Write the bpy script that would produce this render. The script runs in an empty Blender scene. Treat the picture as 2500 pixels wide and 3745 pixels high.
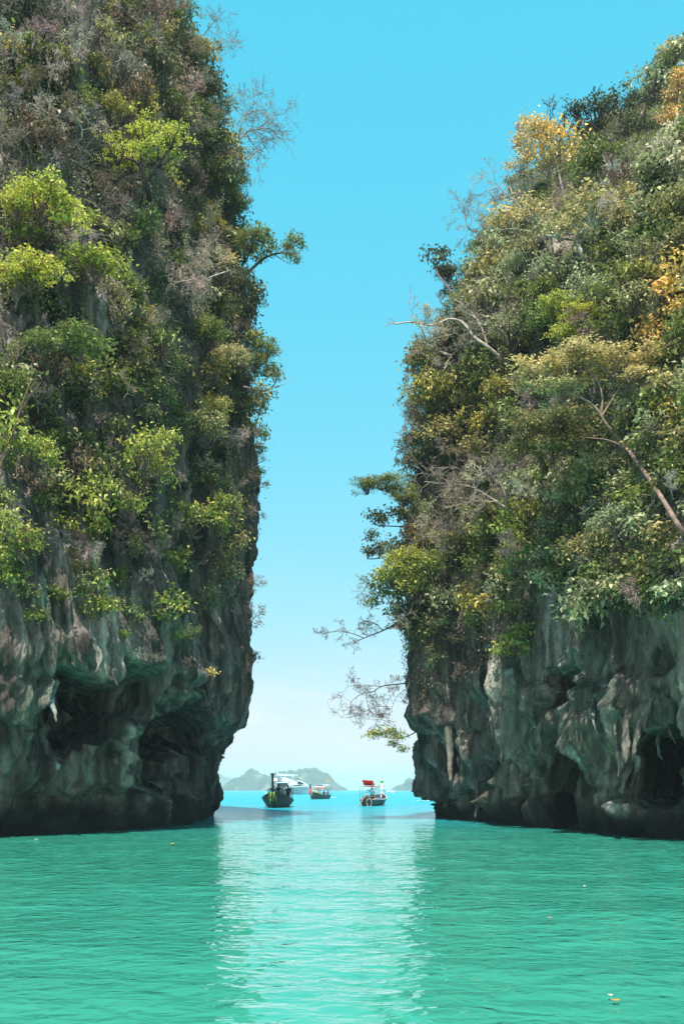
import bpy, bmesh, math, random
import numpy as np
from mathutils import Vector, Matrix
from mathutils.bvhtree import BVHTree

R = math.radians
S = bpy.context.scene
COL = S.collection

# ------------------------------------------------------------------ camera
F = 3640.0; HY = 2889.0; CX = 1250.0; CH = 1.5      # focal length, horizon row, centre column (2500x3745 frame), eye height
cam = bpy.data.cameras.new('camera'); camo = bpy.data.objects.new('camera', cam); COL.objects.link(camo)
camo.location = (0, 0, CH); camo.rotation_euler = (R(90), 0, 0)
cam.lens = 35.0; cam.sensor_width = 36.0; cam.shift_y = 0.2714
cam.clip_start = 0.1; cam.clip_end = 60000
S.camera = camo

# ------------------------------------------------------------------ sky and sun
SUN_EL, SUN_AZ = 63.0, 187.0      # azimuth clockwise from +Y: behind the camera and to its left
w = bpy.data.worlds.new('World'); S.world = w; w.use_nodes = True
nt = w.node_tree; nt.nodes.clear()
def N(t, typ, **kw):
    n = t.nodes.new(typ)
    for k, v in kw.items(): setattr(n, k, v)
    return n
sky = N(nt, 'ShaderNodeTexSky', sky_type='NISHITA', sun_disc=False)
sky.sun_elevation = R(SUN_EL); sky.sun_rotation = R(SUN_AZ)
sky.altitude = 0; sky.air_density = 1.0; sky.dust_density = 1.0; sky.ozone_density = 1.0
sep = N(nt, 'ShaderNodeSeparateColor'); cmb = N(nt, 'ShaderNodeCombineColor')
nt.links.new(sky.outputs[0], sep.inputs[0])
SKYFIT = ((1.36, 1.30), (0.672, 0.262), (0.692, 0.14))     # colour grade of the sky: gain and gamma for red, green, blue
SKY_STRENGTH = 0.10
for i, (g, p) in enumerate(SKYFIT):
    m0 = N(nt, 'ShaderNodeMath', operation='MULTIPLY'); m0.inputs[1].default_value = SKY_STRENGTH
    m1 = N(nt, 'ShaderNodeMath', operation='POWER'); m1.inputs[1].default_value = p
    m2 = N(nt, 'ShaderNodeMath', operation='MULTIPLY'); m2.inputs[1].default_value = g / SKY_STRENGTH
    nt.links.new(sep.outputs[i], m0.inputs[0]); nt.links.new(m0.outputs[0], m1.inputs[0]); nt.links.new(m1.outputs[0], m2.inputs[0])
    nt.links.new(m2.outputs[0], cmb.inputs[i])
tcw = N(nt, 'ShaderNodeTexCoord'); mpw = N(nt, 'ShaderNodeMapping'); mpw.inputs['Scale'].default_value = (2.2, 2.2, 9.0); mpw.inputs['Location'].default_value = (.35, 0, .2)
cn = N(nt, 'ShaderNodeTexNoise'); cn.inputs['Scale'].default_value = 1.6; cn.inputs['Detail'].default_value = 7; cn.inputs['Roughness'].default_value = .6
nt.links.new(tcw.outputs['Generated'], mpw.inputs[0]); nt.links.new(mpw.outputs[0], cn.inputs['Vector'])
cr_ = N(nt, 'ShaderNodeMapRange', interpolation_type='SMOOTHSTEP'); cr_.inputs['From Min'].default_value = .47; cr_.inputs['From Max'].default_value = .66; cr_.inputs['To Max'].default_value = .8
nt.links.new(cn.outputs['Fac'], cr_.inputs['Value'])
sz = N(nt, 'ShaderNodeSeparateXYZ'); nt.links.new(tcw.outputs['Generated'], sz.inputs[0])
el = N(nt, 'ShaderNodeMapRange', interpolation_type='SMOOTHSTEP'); el.inputs['From Min'].default_value = .26; el.inputs['From Max'].default_value = .04; nt.links.new(sz.outputs['Z'], el.inputs['Value'])
cf = N(nt, 'ShaderNodeMath', operation='MULTIPLY'); nt.links.new(cr_.outputs[0], cf.inputs[0]); nt.links.new(el.outputs[0], cf.inputs[1])
cmx = N(nt, 'ShaderNodeMix', data_type='RGBA'); nt.links.new(cf.outputs[0], cmx.inputs['Factor']); nt.links.new(cmb.outputs[0], cmx.inputs['A']); cmx.inputs['B'].default_value = (6.1, 6.3, 6.6, 1)
bg = N(nt, 'ShaderNodeBackground'); bg.inputs[1].default_value = SKY_STRENGTH
wo = N(nt, 'ShaderNodeOutputWorld')
nt.links.new(cmx.outputs['Result'], bg.inputs[0]); nt.links.new(bg.outputs[0], wo.inputs[0])

sl = bpy.data.lights.new('sun', 'SUN'); sl.energy = 5.0; sl.angle = R(0.5); sl.color = (1.0, 0.95, 0.86)
so = bpy.data.objects.new('sun', sl); COL.objects.link(so)
sd = Vector((math.sin(R(SUN_AZ)) * math.cos(R(SUN_EL)), math.cos(R(SUN_AZ)) * math.cos(R(SUN_EL)), math.sin(R(SUN_EL))))
so.rotation_euler = sd.to_track_quat('Z', 'Y').to_euler(); so.location = (0, 0, 80)

S.view_settings.view_transform = 'Standard'; S.view_settings.look = 'None'
S.view_settings.exposure = 0.70; S.view_settings.gamma = 1.0; S.view_settings.use_curve_mapping = False
S.cycles.max_bounces = 6; S.cycles.transparent_max_bounces = 8; S.cycles.volume_bounces = 0

# ------------------------------------------------------------------ helpers
rng = np.random.default_rng(7)
random.seed(7)
_perm = np.random.default_rng(3).permutation(256).astype(np.int64)
_g = np.random.default_rng(4).normal(size=(256, 3)); _g /= np.linalg.norm(_g, axis=1)[:, None]
def pn(p, seed=0):
    p = np.asarray(p, float) + seed * 17.31
    i = np.floor(p).astype(np.int64); f = p - i
    u = f * f * f * (f * (f * 6 - 15) + 10)
    out = 0
    for a in (0, 1):
        for b in (0, 1):
            for c in (0, 1):
                h = _perm[(_perm[(_perm[(i[:, 0] + a) & 255] + i[:, 1] + b) & 255] + i[:, 2] + c) & 255]
                d = (_g[h] * (f - np.array([a, b, c]))).sum(1)
                wgt = (u[:, 0] if a else 1 - u[:, 0]) * (u[:, 1] if b else 1 - u[:, 1]) * (u[:, 2] if c else 1 - u[:, 2])
                out = out + d * wgt
    return out * 1.5
def fbm(p, o=4, seed=0, gain=.5, lac=2.03):
    a, s, q = 1.0, 0, np.array(p, float)
    for k in range(o):
        s = s + a * pn(q, seed + k * 3.7); a *= gain; q = q * lac
    return s
def ridged(p, o=3, seed=0, gain=.5, lac=2.1):
    a, s, q = 1.0, 0, np.array(p, float)
    for k in range(o):
        s = s + a * (1 - 2 * np.abs(pn(q, seed + k * 5.1))); a *= gain; q = q * lac
    return s
def sstep(a, b, x):
    t = np.clip((np.asarray(x, float) - a) / (b - a), 0, 1); return t * t * (3 - 2 * t)

def mesh_np(name, v, f, smooth=True):
    """v Nx3; f MxK (K = 3 or 4)"""
    v = np.asarray(v, np.float32); f = np.asarray(f, np.int32)
    me = bpy.data.meshes.new(name); k = f.shape[1]
    me.vertices.add(len(v)); me.vertices.foreach_set('co', v.ravel())
    me.loops.add(f.size); me.loops.foreach_set('vertex_index', f.ravel())
    me.polygons.add(len(f)); me.polygons.foreach_set('loop_start', np.arange(0, f.size, k, dtype=np.int32))
    me.update(calc_edges=True); me.validate()
    if smooth: me.polygons.foreach_set('use_smooth', np.ones(len(me.polygons), bool))
    return me
def fattr(me, name, vals):
    a = me.attributes.new(name, 'FLOAT', 'POINT'); a.data.foreach_set('value', np.asarray(vals, np.float32))

def link(name, me, mat=None, parent=None):
    o = bpy.data.objects.new(name, me); COL.objects.link(o)
    if mat is not None and me is not None and len(me.materials) == 0: me.materials.append(mat)
    if parent is not None: o.parent = parent
    return o
def tag(o, label, cat, group=None, kind=None):
    o['label'] = label; o['category'] = cat
    if group: o['group'] = group
    if kind: o['kind'] = kind
    return o
def empty(name, loc=(0, 0, 0), rz=0.0):
    o = bpy.data.objects.new(name, None); COL.objects.link(o); o.empty_display_size = .3
    o.location = loc; o.rotation_euler = (0, 0, rz); return o

class MB:
    """collects simple shapes of one part and builds them as one mesh"""
    def __init__(s): s.v = []; s.f = []
    def add(s, vs, fs):
        b = len(s.v); s.v += [tuple(map(float, q)) for q in vs]; s.f += [tuple(i + b for i in q) for q in fs]; return s
    def box(s, c, d, m=None):
        x, y, z = c; a, b, e = d[0] / 2, d[1] / 2, d[2] / 2
        vs = [Vector((i * a, j * b, k * e)) for i in (-1, 1) for j in (-1, 1) for k in (-1, 1)]
        if m is not None: vs = [m @ q for q in vs]
        vs = [(q[0] + x, q[1] + y, q[2] + z) for q in vs]
        return s.add(vs, [(0, 1, 3, 2), (4, 6, 7, 5), (0, 4, 5, 1), (2, 3, 7, 6), (0, 2, 6, 4), (1, 5, 7, 3)])
    def tube(s, pts, rad, n=6, cap=True):
        vs, fs = tube_np(pts, rad, n, cap); return s.add(vs, fs)
    def grid(s, P, closed_v=False):
        nu, nv = len(P), len(P[0]); vs = [q for row in P for q in row]; fs = []
        for i in range(nu - 1):
            for j in range(nv if closed_v else nv - 1):
                k = (j + 1) % nv; fs.append((i * nv + j, i * nv + k, (i + 1) * nv + k, (i + 1) * nv + j))
        return s.add(vs, fs)
    def poly_prism(s, pts, off):
        n = len(pts); o = Vector(off)
        a = [Vector(q) for q in pts]; b = [q + o for q in a]
        return s.add(a + b, [tuple(range(n))[::-1], tuple(range(n, 2 * n))] + [(i, (i + 1) % n, n + (i + 1) % n, n + i) for i in range(n)])
    def build(s, name, mat, parent=None, smooth=False, bevel=0, solid=0):
        me = bpy.data.meshes.new(name); me.from_pydata(s.v, [], s.f); me.update()
        bm = bmesh.new(); bm.from_mesh(me); bmesh.ops.recalc_face_normals(bm, faces=bm.faces)
        if bevel: bmesh.ops.bevel(bm, geom=bm.edges[:], offset=bevel, segments=2, affect='EDGES', profile=.6)
        bm.to_mesh(me); bm.free()
        if smooth:
            for p in me.polygons: p.use_smooth = True
        o = link(name, me, mat, parent)
        if solid:
            m = o.modifiers.new('thickness', 'SOLIDIFY'); m.thickness = solid; m.offset = 0
        return o

def tube_np(pts, rad, n=6, cap=True):
    P = [Vector(q) for q in pts]; m = len(P)
    if not hasattr(rad, '__len__'): rad = [rad] * m
    vs = []; fs = []; up = None
    for i in range(m):
        t = (P[min(i + 1, m - 1)] - P[max(i - 1, 0)])
        t = t.normalized() if t.length > 1e-9 else Vector((0, 0, 1))
        if up is None:
            up = t.orthogonal().normalized()
        up = (up - t * up.dot(t)); up = up.normalized() if up.length > 1e-6 else t.orthogonal().normalized()
        b = t.cross(up)
        for k in range(n):
            a = 2 * math.pi * k / n
            vs.append(P[i] + (up * math.cos(a) + b * math.sin(a)) * rad[i])
    for i in range(m - 1):
        for k in range(n):
            k2 = (k + 1) % n
            fs.append((i * n + k, i * n + k2, (i + 1) * n + k2, (i + 1) * n + k))
    if cap and n >= 3:
        fs.append(tuple(range(n))[::-1]); fs.append(tuple(range((m - 1) * n, m * n)))
    return vs, fs

def ray(px, py): return Vector(((px - CX) / F, 1.0, (HY - py) / F))
def at(px, py, d): r = ray(px, py); return Vector((r.x * d, d, CH + r.z * d))
def proj(P):
    P = np.asarray(P, float); y = np.maximum(P[..., 1], .5)
    return CX + P[..., 0] / y * F, HY - (P[..., 2] - CH) / y * F

# ------------------------------------------------------------------ materials
def newmat(name):
    m = bpy.data.materials.new(name); m.use_nodes = True
    t = m.node_tree; b = t.nodes['Principled BSDF']; return m, t, b
def simple(name, col, rough=.5, metal=0, spec=.5, var=.12, scale=6.0):
    m, t, b = newmat(name)
    tc = N(t, 'ShaderNodeTexCoord'); no = N(t, 'ShaderNodeTexNoise'); no.inputs['Scale'].default_value = scale; no.inputs['Detail'].default_value = 4
    mx = N(t, 'ShaderNodeMix', data_type='RGBA')
    mx.inputs['A'].default_value = (*[c * (1 - var) for c in col], 1); mx.inputs['B'].default_value = (*[min(1, c * (1 + var)) for c in col], 1)
    t.links.new(tc.outputs['Object'], no.inputs['Vector']); t.links.new(no.outputs['Fac'], mx.inputs['Factor'])
    t.links.new(mx.outputs['Result'], b.inputs['Base Color'])
    b.inputs['Roughness'].default_value = rough; b.inputs['Metallic'].default_value = metal; b.inputs['Specular IOR Level'].default_value = spec
    return m

def rock_material():
    m, t, b = newmat('limestone')
    L = t.links.new
    geo = N(t, 'ShaderNodeNewGeometry')
    def noise(scale, vec=(1, 1, 1), det=5, dist=0.0, rough=.55):
        mp = N(t, 'ShaderNodeMapping'); mp.inputs['Scale'].default_value = vec
        L(geo.outputs['Position'], mp.inputs['Vector'])
        n = N(t, 'ShaderNodeTexNoise'); n.inputs['Scale'].default_value = scale; n.inputs['Detail'].default_value = det
        n.inputs['Distortion'].default_value = dist; n.inputs['Roughness'].default_value = rough
        L(mp.outputs[0], n.inputs['Vector']); return n.outputs['Fac']
    def ramp(src, stops):
        r = N(t, 'ShaderNodeValToRGB'); e = r.color_ramp.elements
        e[0].position, e[0].color = stops[0][0], (*stops[0][1], 1); e[1].position, e[1].color = stops[-1][0], (*stops[-1][1], 1)
        for p, c in stops[1:-1]: q = e.new(p); q.color = (*c, 1)
        L(src, r.inputs[0]); return r.outputs[0]
    def mix(f, a, bb, mode='MIX'):
        x = N(t, 'ShaderNodeMix', data_type='RGBA', blend_type=mode)
        for s, v in (('Factor', f), ('A', a), ('B', bb)):
            if hasattr(v, 'is_linked') or hasattr(v, 'links'): L(v, x.inputs[s])
            elif isinstance(v, tuple): x.inputs[s].default_value = (*v, 1)
            else: x.inputs[s].default_value = v
        return x.outputs['Result']
    def attr(n): a = N(t, 'ShaderNodeAttribute', attribute_name=n); return a.outputs['Fac']
    def mul(a, c):
        x = N(t, 'ShaderNodeMath', operation='MULTIPLY'); L(a, x.inputs[0])
        if isinstance(c, float): x.inputs[1].default_value = c
        else: L(c, x.inputs[1])
        return x.outputs[0]
    def one(col): return col
    g1 = ramp(noise(.55, (1, 1, .3), 7, .6), [(.36, (.021, .017, .015)), (.46, (.098, .080, .070)), (.55, (.24, .20, .175)), (.66, (.50, .44, .385))])
    warm = ramp(noise(.33, (1, 1, .45), 5, .4), [(.48, (0, 0, 0)), (.68, (1, 1, 1))])
    c = mix(mul(warm, .35), g1, (.15, .11, .085))
    teal = ramp(noise(.9, (1, 1, .16), 5, .9), [(.42, (0, 0, 0)), (.62, (1, 1, 1))])
    alg = attr('algae')
    ta = N(t, 'ShaderNodeMath', operation='MULTIPLY_ADD'); L(teal, ta.inputs[0]); ta.inputs[1].default_value = .65; ta.inputs[2].default_value = .3
    c = mix(mul(mul(ta.outputs[0], alg), .9), c, (.28, .345, .27))
    pale = ramp(noise(1.7, (1, 1, .35), 6, .3), [(.45, (0, 0, 0)), (.58, (1, 1, 1))])
    c = mix(mul(pale, attr('pale')), c, (.50, .62, .62))
    c = mix(attr('tan'), c, mix(noise(2.2, (1, 1, .3), 6), (.12, .105, .085), (.27, .24, .195)))
    drip = ramp(noise(1.25, (1, 1, .055), 6, .35), [(.53, (0, 0, 0)), (.66, (1, 1, 1))])
    c = mix(mul(drip, .55), c, (.38, .345, .285))
    streak = ramp(noise(2.6, (1, 1, .07), 5, .5), [(.38, (.34, .34, .34)), (.52, (1, 1, 1)), (.66, (1.7, 1.7, 1.7))])
    c = mix(.8, c, streak, 'MULTIPLY')
    c = mix(attr('wet'), c, (.022, .021, .020))
    pits = ramp(noise(7.0, (1, 1, .5), 8, 0, .7), [(.33, (.35, .35, .35)), (.5, (1, 1, 1))])
    c = mix(.75, c, pits, 'MULTIPLY')
    L(c, b.inputs['Base Color'])
    b.inputs['Roughness'].default_value = .75; b.inputs['Specular IOR Level'].default_value = .25
    h1 = noise(2.4, (1, 1, .4), 10, .6, .72)
    bp = N(t, 'ShaderNodeBump'); bp.inputs['Strength'].default_value = .9; bp.inputs['Distance'].default_value = .45
    L(h1, bp.inputs['Height'])
    bq = N(t, 'ShaderNodeBump'); bq.inputs['Strength'].default_value = .8; bq.inputs['Distance'].default_value = .16
    L(noise(8.5, (1, 1, .55), 6, .8, .7), bq.inputs['Height']); L(bp.outputs[0], bq.inputs['Normal']); L(bq.outputs[0], b.inputs['Normal'])
    return m

def leaf_material(name='leaf', vary=.55, rough=.5, trans=.30):
    m, t, b = newmat(name); L = t.links.new
    oi = N(t, 'ShaderNodeObjectInfo'); geo = N(t, 'ShaderNodeNewGeometry')
    hs = N(t, 'ShaderNodeHueSaturation')
    mh = N(t, 'ShaderNodeMapRange'); mh.inputs['To Min'].default_value = .475; mh.inputs['To Max'].default_value = .515
    mv = N(t, 'ShaderNodeMapRange'); mv.inputs['To Min'].default_value = 1 - vary; mv.inputs['To Max'].default_value = 1 + vary
    wn = N(t, 'ShaderNodeTexWhiteNoise', noise_dimensions='1D')
    L(geo.outputs['Random Per Island'], wn.inputs['W'])
    L(geo.outputs['Random Per Island'], mh.inputs['Value']); L(wn.outputs['Value'], mv.inputs['Value'])
    L(mh.outputs[0], hs.inputs['Hue']); L(mv.outputs[0], hs.inputs['Value']); L(oi.outputs['Color'], hs.inputs['Color'])
    L(hs.outputs[0], b.inputs['Base Color']); b.inputs['Roughness'].default_value = rough; b.inputs['Specular IOR Level'].default_value = .4
    tr = N(t, 'ShaderNodeBsdfTranslucent'); L(hs.outputs[0], tr.inputs[0])
    ms = N(t, 'ShaderNodeMixShader'); ms.inputs[0].default_value = trans
    out = t.nodes['Material Output']
    L(b.outputs[0], ms.inputs[1]); L(tr.outputs[0], ms.inputs[2]); L(ms.outputs[0], out.inputs['Surface'])
    return m
def bark_material(name='bark'):
    m, t, b = newmat(name); L = t.links.new
    oi = N(t, 'ShaderNodeObjectInfo'); geo = N(t, 'ShaderNodeNewGeometry')
    n = N(t, 'ShaderNodeTexNoise'); n.inputs['Scale'].default_value = 5; n.inputs['Detail'].default_value = 6
    L(geo.outputs['Position'], n.inputs['Vector'])
    mv = N(t, 'ShaderNodeMapRange'); mv.inputs['From Min'].default_value = .3; mv.inputs['From Max'].default_value = .7
    mv.inputs['To Min'].default_value = .5; mv.inputs['To Max'].default_value = 1.3
    L(n.outputs['Fac'], mv.inputs['Value'])
    hs = N(t, 'ShaderNodeHueSaturation'); L(mv.outputs[0], hs.inputs['Value']); L(oi.outputs['Color'], hs.inputs['Color'])
    L(hs.outputs[0], b.inputs['Base Color']); b.inputs['Roughness'].default_value = .85; b.inputs['Specular IOR Level'].default_value = .2
    return m
M_ROCK = rock_material(); M_LEAF = leaf_material(); M_BARK = bark_material()

def water_material():
    m, t, b = newmat('sea_water'); L = t.links.new
    geo = N(t, 'ShaderNodeNewGeometry'); sp = N(t, 'ShaderNodeSeparateXYZ'); L(geo.outputs['Position'], sp.inputs[0])
    # shallow green lagoon water turns into deeper blue sea beyond the gap
    n0 = N(t, 'ShaderNodeTexNoise'); n0.inputs['Scale'].default_value = .05; n0.inputs['Detail'].default_value = 3; L(geo.outputs['Position'], n0.inputs['Vector'])
    ad = N(t, 'ShaderNodeMath', operation='MULTIPLY_ADD'); L(n0.outputs['Fac'], ad.inputs[0]); ad.inputs[1].default_value = 16; L(sp.outputs['Y'], ad.inputs[2])
    mr = N(t, 'ShaderNodeMapRange', interpolation_type='SMOOTHSTEP'); mr.inputs['From Min'].default_value = 36; mr.inputs['From Max'].default_value = 66
    L(ad.outputs[0], mr.inputs['Value'])
    mx = N(t, 'ShaderNodeMix', data_type='RGBA'); L(mr.outputs[0], mx.inputs['Factor'])
    mx.inputs['A'].default_value = (.031, .262, .186, 1); mx.inputs['B'].default_value = (.016, .30, .375, 1)
    n1 = N(t, 'ShaderNodeTexNoise'); n1.inputs['Scale'].default_value = .22; n1.inputs['Detail'].default_value = 4
    mp = N(t, 'ShaderNodeMapping'); mp.inputs['Scale'].default_value = (.6, 1.3, 1); L(geo.outputs['Position'], mp.inputs[0]); L(mp.outputs[0], n1.inputs['Vector'])
    mv = N(t, 'ShaderNodeMapRange'); mv.inputs['To Min'].default_value = .8; mv.inputs['To Max'].default_value = 1.2; L(n1.outputs['Fac'], mv.inputs['Value'])
    hs = N(t, 'ShaderNodeHueSaturation'); L(mx.outputs['Result'], hs.inputs['Color']); L(mv.outputs[0], hs.inputs['Value'])
    rf = N(t, 'ShaderNodeMapRange'); rf.inputs['From Min'].default_value = 25; rf.inputs['From Max'].default_value = 150; rf.inputs['To Min'].default_value = .02; rf.inputs['To Max'].default_value = .22
    L(sp.outputs['Y'], rf.inputs['Value']); 
    def wave(scale, vec, det):
        mp = N(t, 'ShaderNodeMapping'); mp.inputs['Scale'].default_value = vec; mp.inputs['Rotation'].default_value = (0, 0, .12)
        n = N(t, 'ShaderNodeTexNoise'); n.inputs['Scale'].default_value = scale; n.inputs['Detail'].default_value = det; n.inputs['Distortion'].default_value = .3
        L(geo.outputs['Position'], mp.inputs[0]); L(mp.outputs[0], n.inputs['Vector']); return n.outputs['Fac']
    b1 = N(t, 'ShaderNodeBump'); b1.inputs['Strength'].default_value = .8; b1.inputs['Distance'].default_value = .055
    b2 = N(t, 'ShaderNodeBump'); b2.inputs['Strength'].default_value = .6; b2.inputs['Distance'].default_value = .006
    L(wave(3.4, (.9, 1.0, 1), 2.0), b1.inputs['Height']); L(wave(11.0, (.6, 1.0, 1), 2), b2.inputs['Height'])
    b3 = N(t, 'ShaderNodeBump'); b3.inputs['Distance'].default_value = .9; L(wave(.42, (.6, 1.0, 1), 5), b3.inputs['Height'])
    r3 = N(t, 'ShaderNodeMapRange'); r3.inputs['From Min'].default_value = 22; r3.inputs['From Max'].default_value = 80; r3.inputs['To Max'].default_value = .55
    L(sp.outputs['Y'], r3.inputs['Value']); L(r3.outputs[0], b3.inputs['Strength']); L(b3.outputs[0], b1.inputs['Normal'])
    L(b1.outputs[0], b2.inputs['Normal'])
    df = N(t, 'ShaderNodeBsdfDiffuse'); L(hs.outputs[0], df.inputs['Color']); cz = N(t, 'ShaderNodeCombineXYZ'); cz.inputs[2].default_value = 1; L(cz.outputs[0], df.inputs['Normal'])
    gl = N(t, 'ShaderNodeBsdfGlossy'); gl.inputs['Color'].default_value = (1, 1, 1, 1); L(b2.outputs[0], gl.inputs['Normal']); L(rf.outputs[0], gl.inputs['Roughness'])
    fr = N(t, 'ShaderNodeFresnel'); fr.inputs['IOR'].default_value = 1.33; L(b2.outputs[0], fr.inputs['Normal'])
    ms = N(t, 'ShaderNodeMixShader'); fm = N(t, 'ShaderNodeMapRange'); fm.inputs['From Min'].default_value = 18; fm.inputs['From Max'].default_value = 110; fm.inputs['To Min'].default_value = 1.0; fm.inputs['To Max'].default_value = .30
    L(sp.outputs['Y'], fm.inputs['Value']); fx = N(t, 'ShaderNodeMath', operation='MULTIPLY'); L(fr.outputs[0], fx.inputs[0]); L(fm.outputs[0], fx.inputs[1])      # far ripples show mostly the faces turned to us
    L(fx.outputs[0], ms.inputs[0]); L(df.outputs[0], ms.inputs[1]); L(gl.outputs[0], ms.inputs[2])
    L(ms.outputs[0], t.nodes['Material Output'].inputs['Surface']); t.nodes.remove(b)
    return m
M_WATER = water_material()

# ------------------------------------------------------------------ water
def graded(a, b, step, far, ratio=1.12):
    xs = list(np.arange(a, b, step)); s = step
    while xs[-1] < far: s *= ratio; xs.append(xs[-1] + s)
    return xs
xp = graded(0, 16, .13, 9000); xs = np.array([-q for q in xp[:0:-1]] + xp)
ys = np.array([-9000, -3000, -1000, -300, -100, -40, -15, -5, 0, 3, 4.5] + graded(5.5, 34, .11, 9000, 1.045))
X, Y = np.meshgrid(xs, ys); V = np.stack([X.ravel(), Y.ravel(), np.zeros(X.size)], 1)
amp = sstep(60, 25, V[:, 1]) * sstep(24, 14, np.abs(V[:, 0]))
q = np.stack([V[:, 0] * .75 + V[:, 1] * .12, V[:, 1] * 1.25, 0 * V[:, 0]], 1)
V[:, 2] = amp * (.040 * pn(q * .45, 1) + .020 * pn(q * 1.05, 2) + .010 * pn(q * 2.4, 3))
ny, nx = X.shape
I = np.arange(ny * nx).reshape(ny, nx)
Fq = np.stack([I[:-1, :-1], I[:-1, 1:], I[1:, 1:], I[1:, :-1]], -1).reshape(-1, 4)
sea = link('sea', mesh_np('sea', V, Fq), M_WATER)
tag(sea, 'rippled emerald and turquoise sea water filling the lagoon and channel', 'water', kind='structure')

# ------------------------------------------------------------------ far islands
def island_material():
    m, t, b = newmat('island_forest'); L = t.links.new
    geo = N(t, 'ShaderNodeNewGeometry')
    n = N(t, 'ShaderNodeTexNoise'); n.inputs['Scale'].default_value = .05; n.inputs['Detail'].default_value = 7; L(geo.outputs['Position'], n.inputs['Vector'])
    r = N(t, 'ShaderNodeValToRGB'); e = r.color_ramp.elements
    e[0].position, e[0].color = .35, (.006, .022, .014, 1); e[1].position, e[1].color = .60, (.02, .05, .022, 1)
    q = e.new(.68); q.color = (.17, .15, .12, 1)
    L(n.outputs['Fac'], r.inputs[0]); L(r.outputs[0], b.inputs['Base Color']); b.inputs['Roughness'].default_value = .9
    return m
M_ISL = island_material()
def island(label, d, prof, depth, seed, rough=1.0):
    """prof: skyline as (px, py); a ridge of real depth behind the water"""
    px = np.array([q[0] for q in prof], float); py = np.array([q[1] for q in prof], float)
    xs = np.linspace(px[0], px[-1], 150); hs = np.interp(xs, px, py)
    k = np.ones(5) / 5; hs = np.convolve(np.pad(hs, 2, mode='edge'), k, 'valid')
    Xw = (xs - CX) / F * d; Zw = (HY - hs) / F * d
    T = np.linspace(-1, 1, 60); P = []
    for t_ in T:
        y = d + t_ * depth
        c = np.sqrt(np.maximum(0, 1 - t_ * t_))
        prof_t = np.clip(Zw, 0, None) * c ** .8
        P.append(np.stack([Xw, np.full_like(Xw, y), prof_t], 1))
    P = np.array(P); V = P.reshape(-1, 3)
    sc = d / 1200
    bump = fbm(V * np.array([.05, .05, .05]) / sc, 4, seed) * 5 * sc * rough + np.abs(pn(V * .22 / sc, seed + 2)) * 4 * sc * rough
    V[:, 2] += bump * sstep(0, 14 * sc, V[:, 2]); V[:, 1] += pn(V * .06 / sc, seed + 5) * 12 * sc
    V[:, 2] -= 1.0
    I = np.arange(len(V)).reshape(P.shape[:2])
    f = np.stack([I[:-1, :-1], I[:-1, 1:], I[1:, 1:], I[1:, :-1]], -1).reshape(-1, 4)
    o = link('island', mesh_np('island', V, f), M_ISL)
    return tag(o, label, 'island', 'islands on the horizon', 'structure')
island('long hazy forested island with two humps behind the white yacht', 2300,
       [(812, 2890), (816, 2882), (835, 2868), (860, 2850), (895, 2838), (918, 2820), (945, 2826), (965, 2838), (985, 2842), (1010, 2836), (1050, 2826), (1085, 2818), (1105, 2813), (1128, 2808), (1150, 2811), (1162, 2811), (1185, 2826), (1205, 2842), (1228, 2866), (1250, 2876), (1268, 2880), (1272, 2890)], 120, 1)
island('small rounded hazy islet behind the red canopy boat', 2100, [(1365, 2890), (1370, 2876), (1382, 2869), (1392, 2868), (1400, 2874), (1405, 2882), (1407, 2890)], 25, 2)
island('hazy wooded island touching the right cliff base', 2200, [(1422, 2890), (1432, 2883), (1445, 2876), (1460, 2870), (1472, 2866), (1480, 2856), (1495, 2852), (1520, 2857), (1560, 2866), (1620, 2862), (1700, 2874), (1760, 2890)], 60, 3)
island('faintest distant island ridge at the foot of the left cliff', 4300, [(660, 2890), (700, 2862), (760, 2842), (800, 2838), (830, 2842), (850, 2856), (880, 2872), (900, 2890)], 120, 4)

# ------------------------------------------------------------------ cliffs
def smooth_rows(A, n, ax):
    for _ in range(n):
        B = np.moveaxis(A, ax, 0); C = B.copy(); C[1:-1] = (B[:-2] + 2 * B[1:-1] + B[2:]) / 4; A = np.moveaxis(C, 0, ax)
    return A
def loft(levels, ucount, zs, sm=6):
    """levels: [(z, [(x,y), ...])], equal point counts; ucount: samples for each segment"""
    zl = np.array([l[0] for l in levels]); C = np.array([l[1] for l in levels], float)
    us = np.concatenate([np.linspace(i, i + 1, c, endpoint=False) for i, c in enumerate(ucount)] + [[len(ucount)]])
    k = np.arange(C.shape[1])
    D = np.array([[np.interp(us, k, C[a, :, c]) for c in (0, 1)] for a in range(len(zl))])      # level, c, u
    G = np.empty((len(zs), len(us), 3))
    for c in (0, 1):
        for j in range(len(us)): G[:, j, c] = np.interp(zs, zl, D[:, c, j])
    G[:, :, 2] = zs[:, None]
    G[:, :, :2] = smooth_rows(smooth_rows(G[:, :, :2], sm * 3, 1), sm, 0)
    return G, us
def grid_normals(G, flip):
    du = np.gradient(G, axis=1); dv = np.gradient(G, axis=0)
    n = np.cross(du, dv); n /= np.linalg.norm(n, axis=-1, keepdims=True) + 1e-9
    return -n if flip else n
def blob(px, py, cx, cy, rx, ry, rot=0.0, p=2.0, seed=0, wob=.25):
    c, s = math.cos(rot), math.sin(rot)
    X = px - cx; Y = py - cy; a = (X * c + Y * s) / rx; b = (-X * s + Y * c) / ry
    r = (np.abs(a) ** p + np.abs(b) ** p) ** (1 / p)
    q = np.stack([px / 55., py / 90., np.full_like(px, seed * 3.1)], -1).reshape(-1, 3)
    return r + wob * pn(q, seed).reshape(px.shape)
def pxd(px, d): return ((px - CX) / F * d, d)

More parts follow.
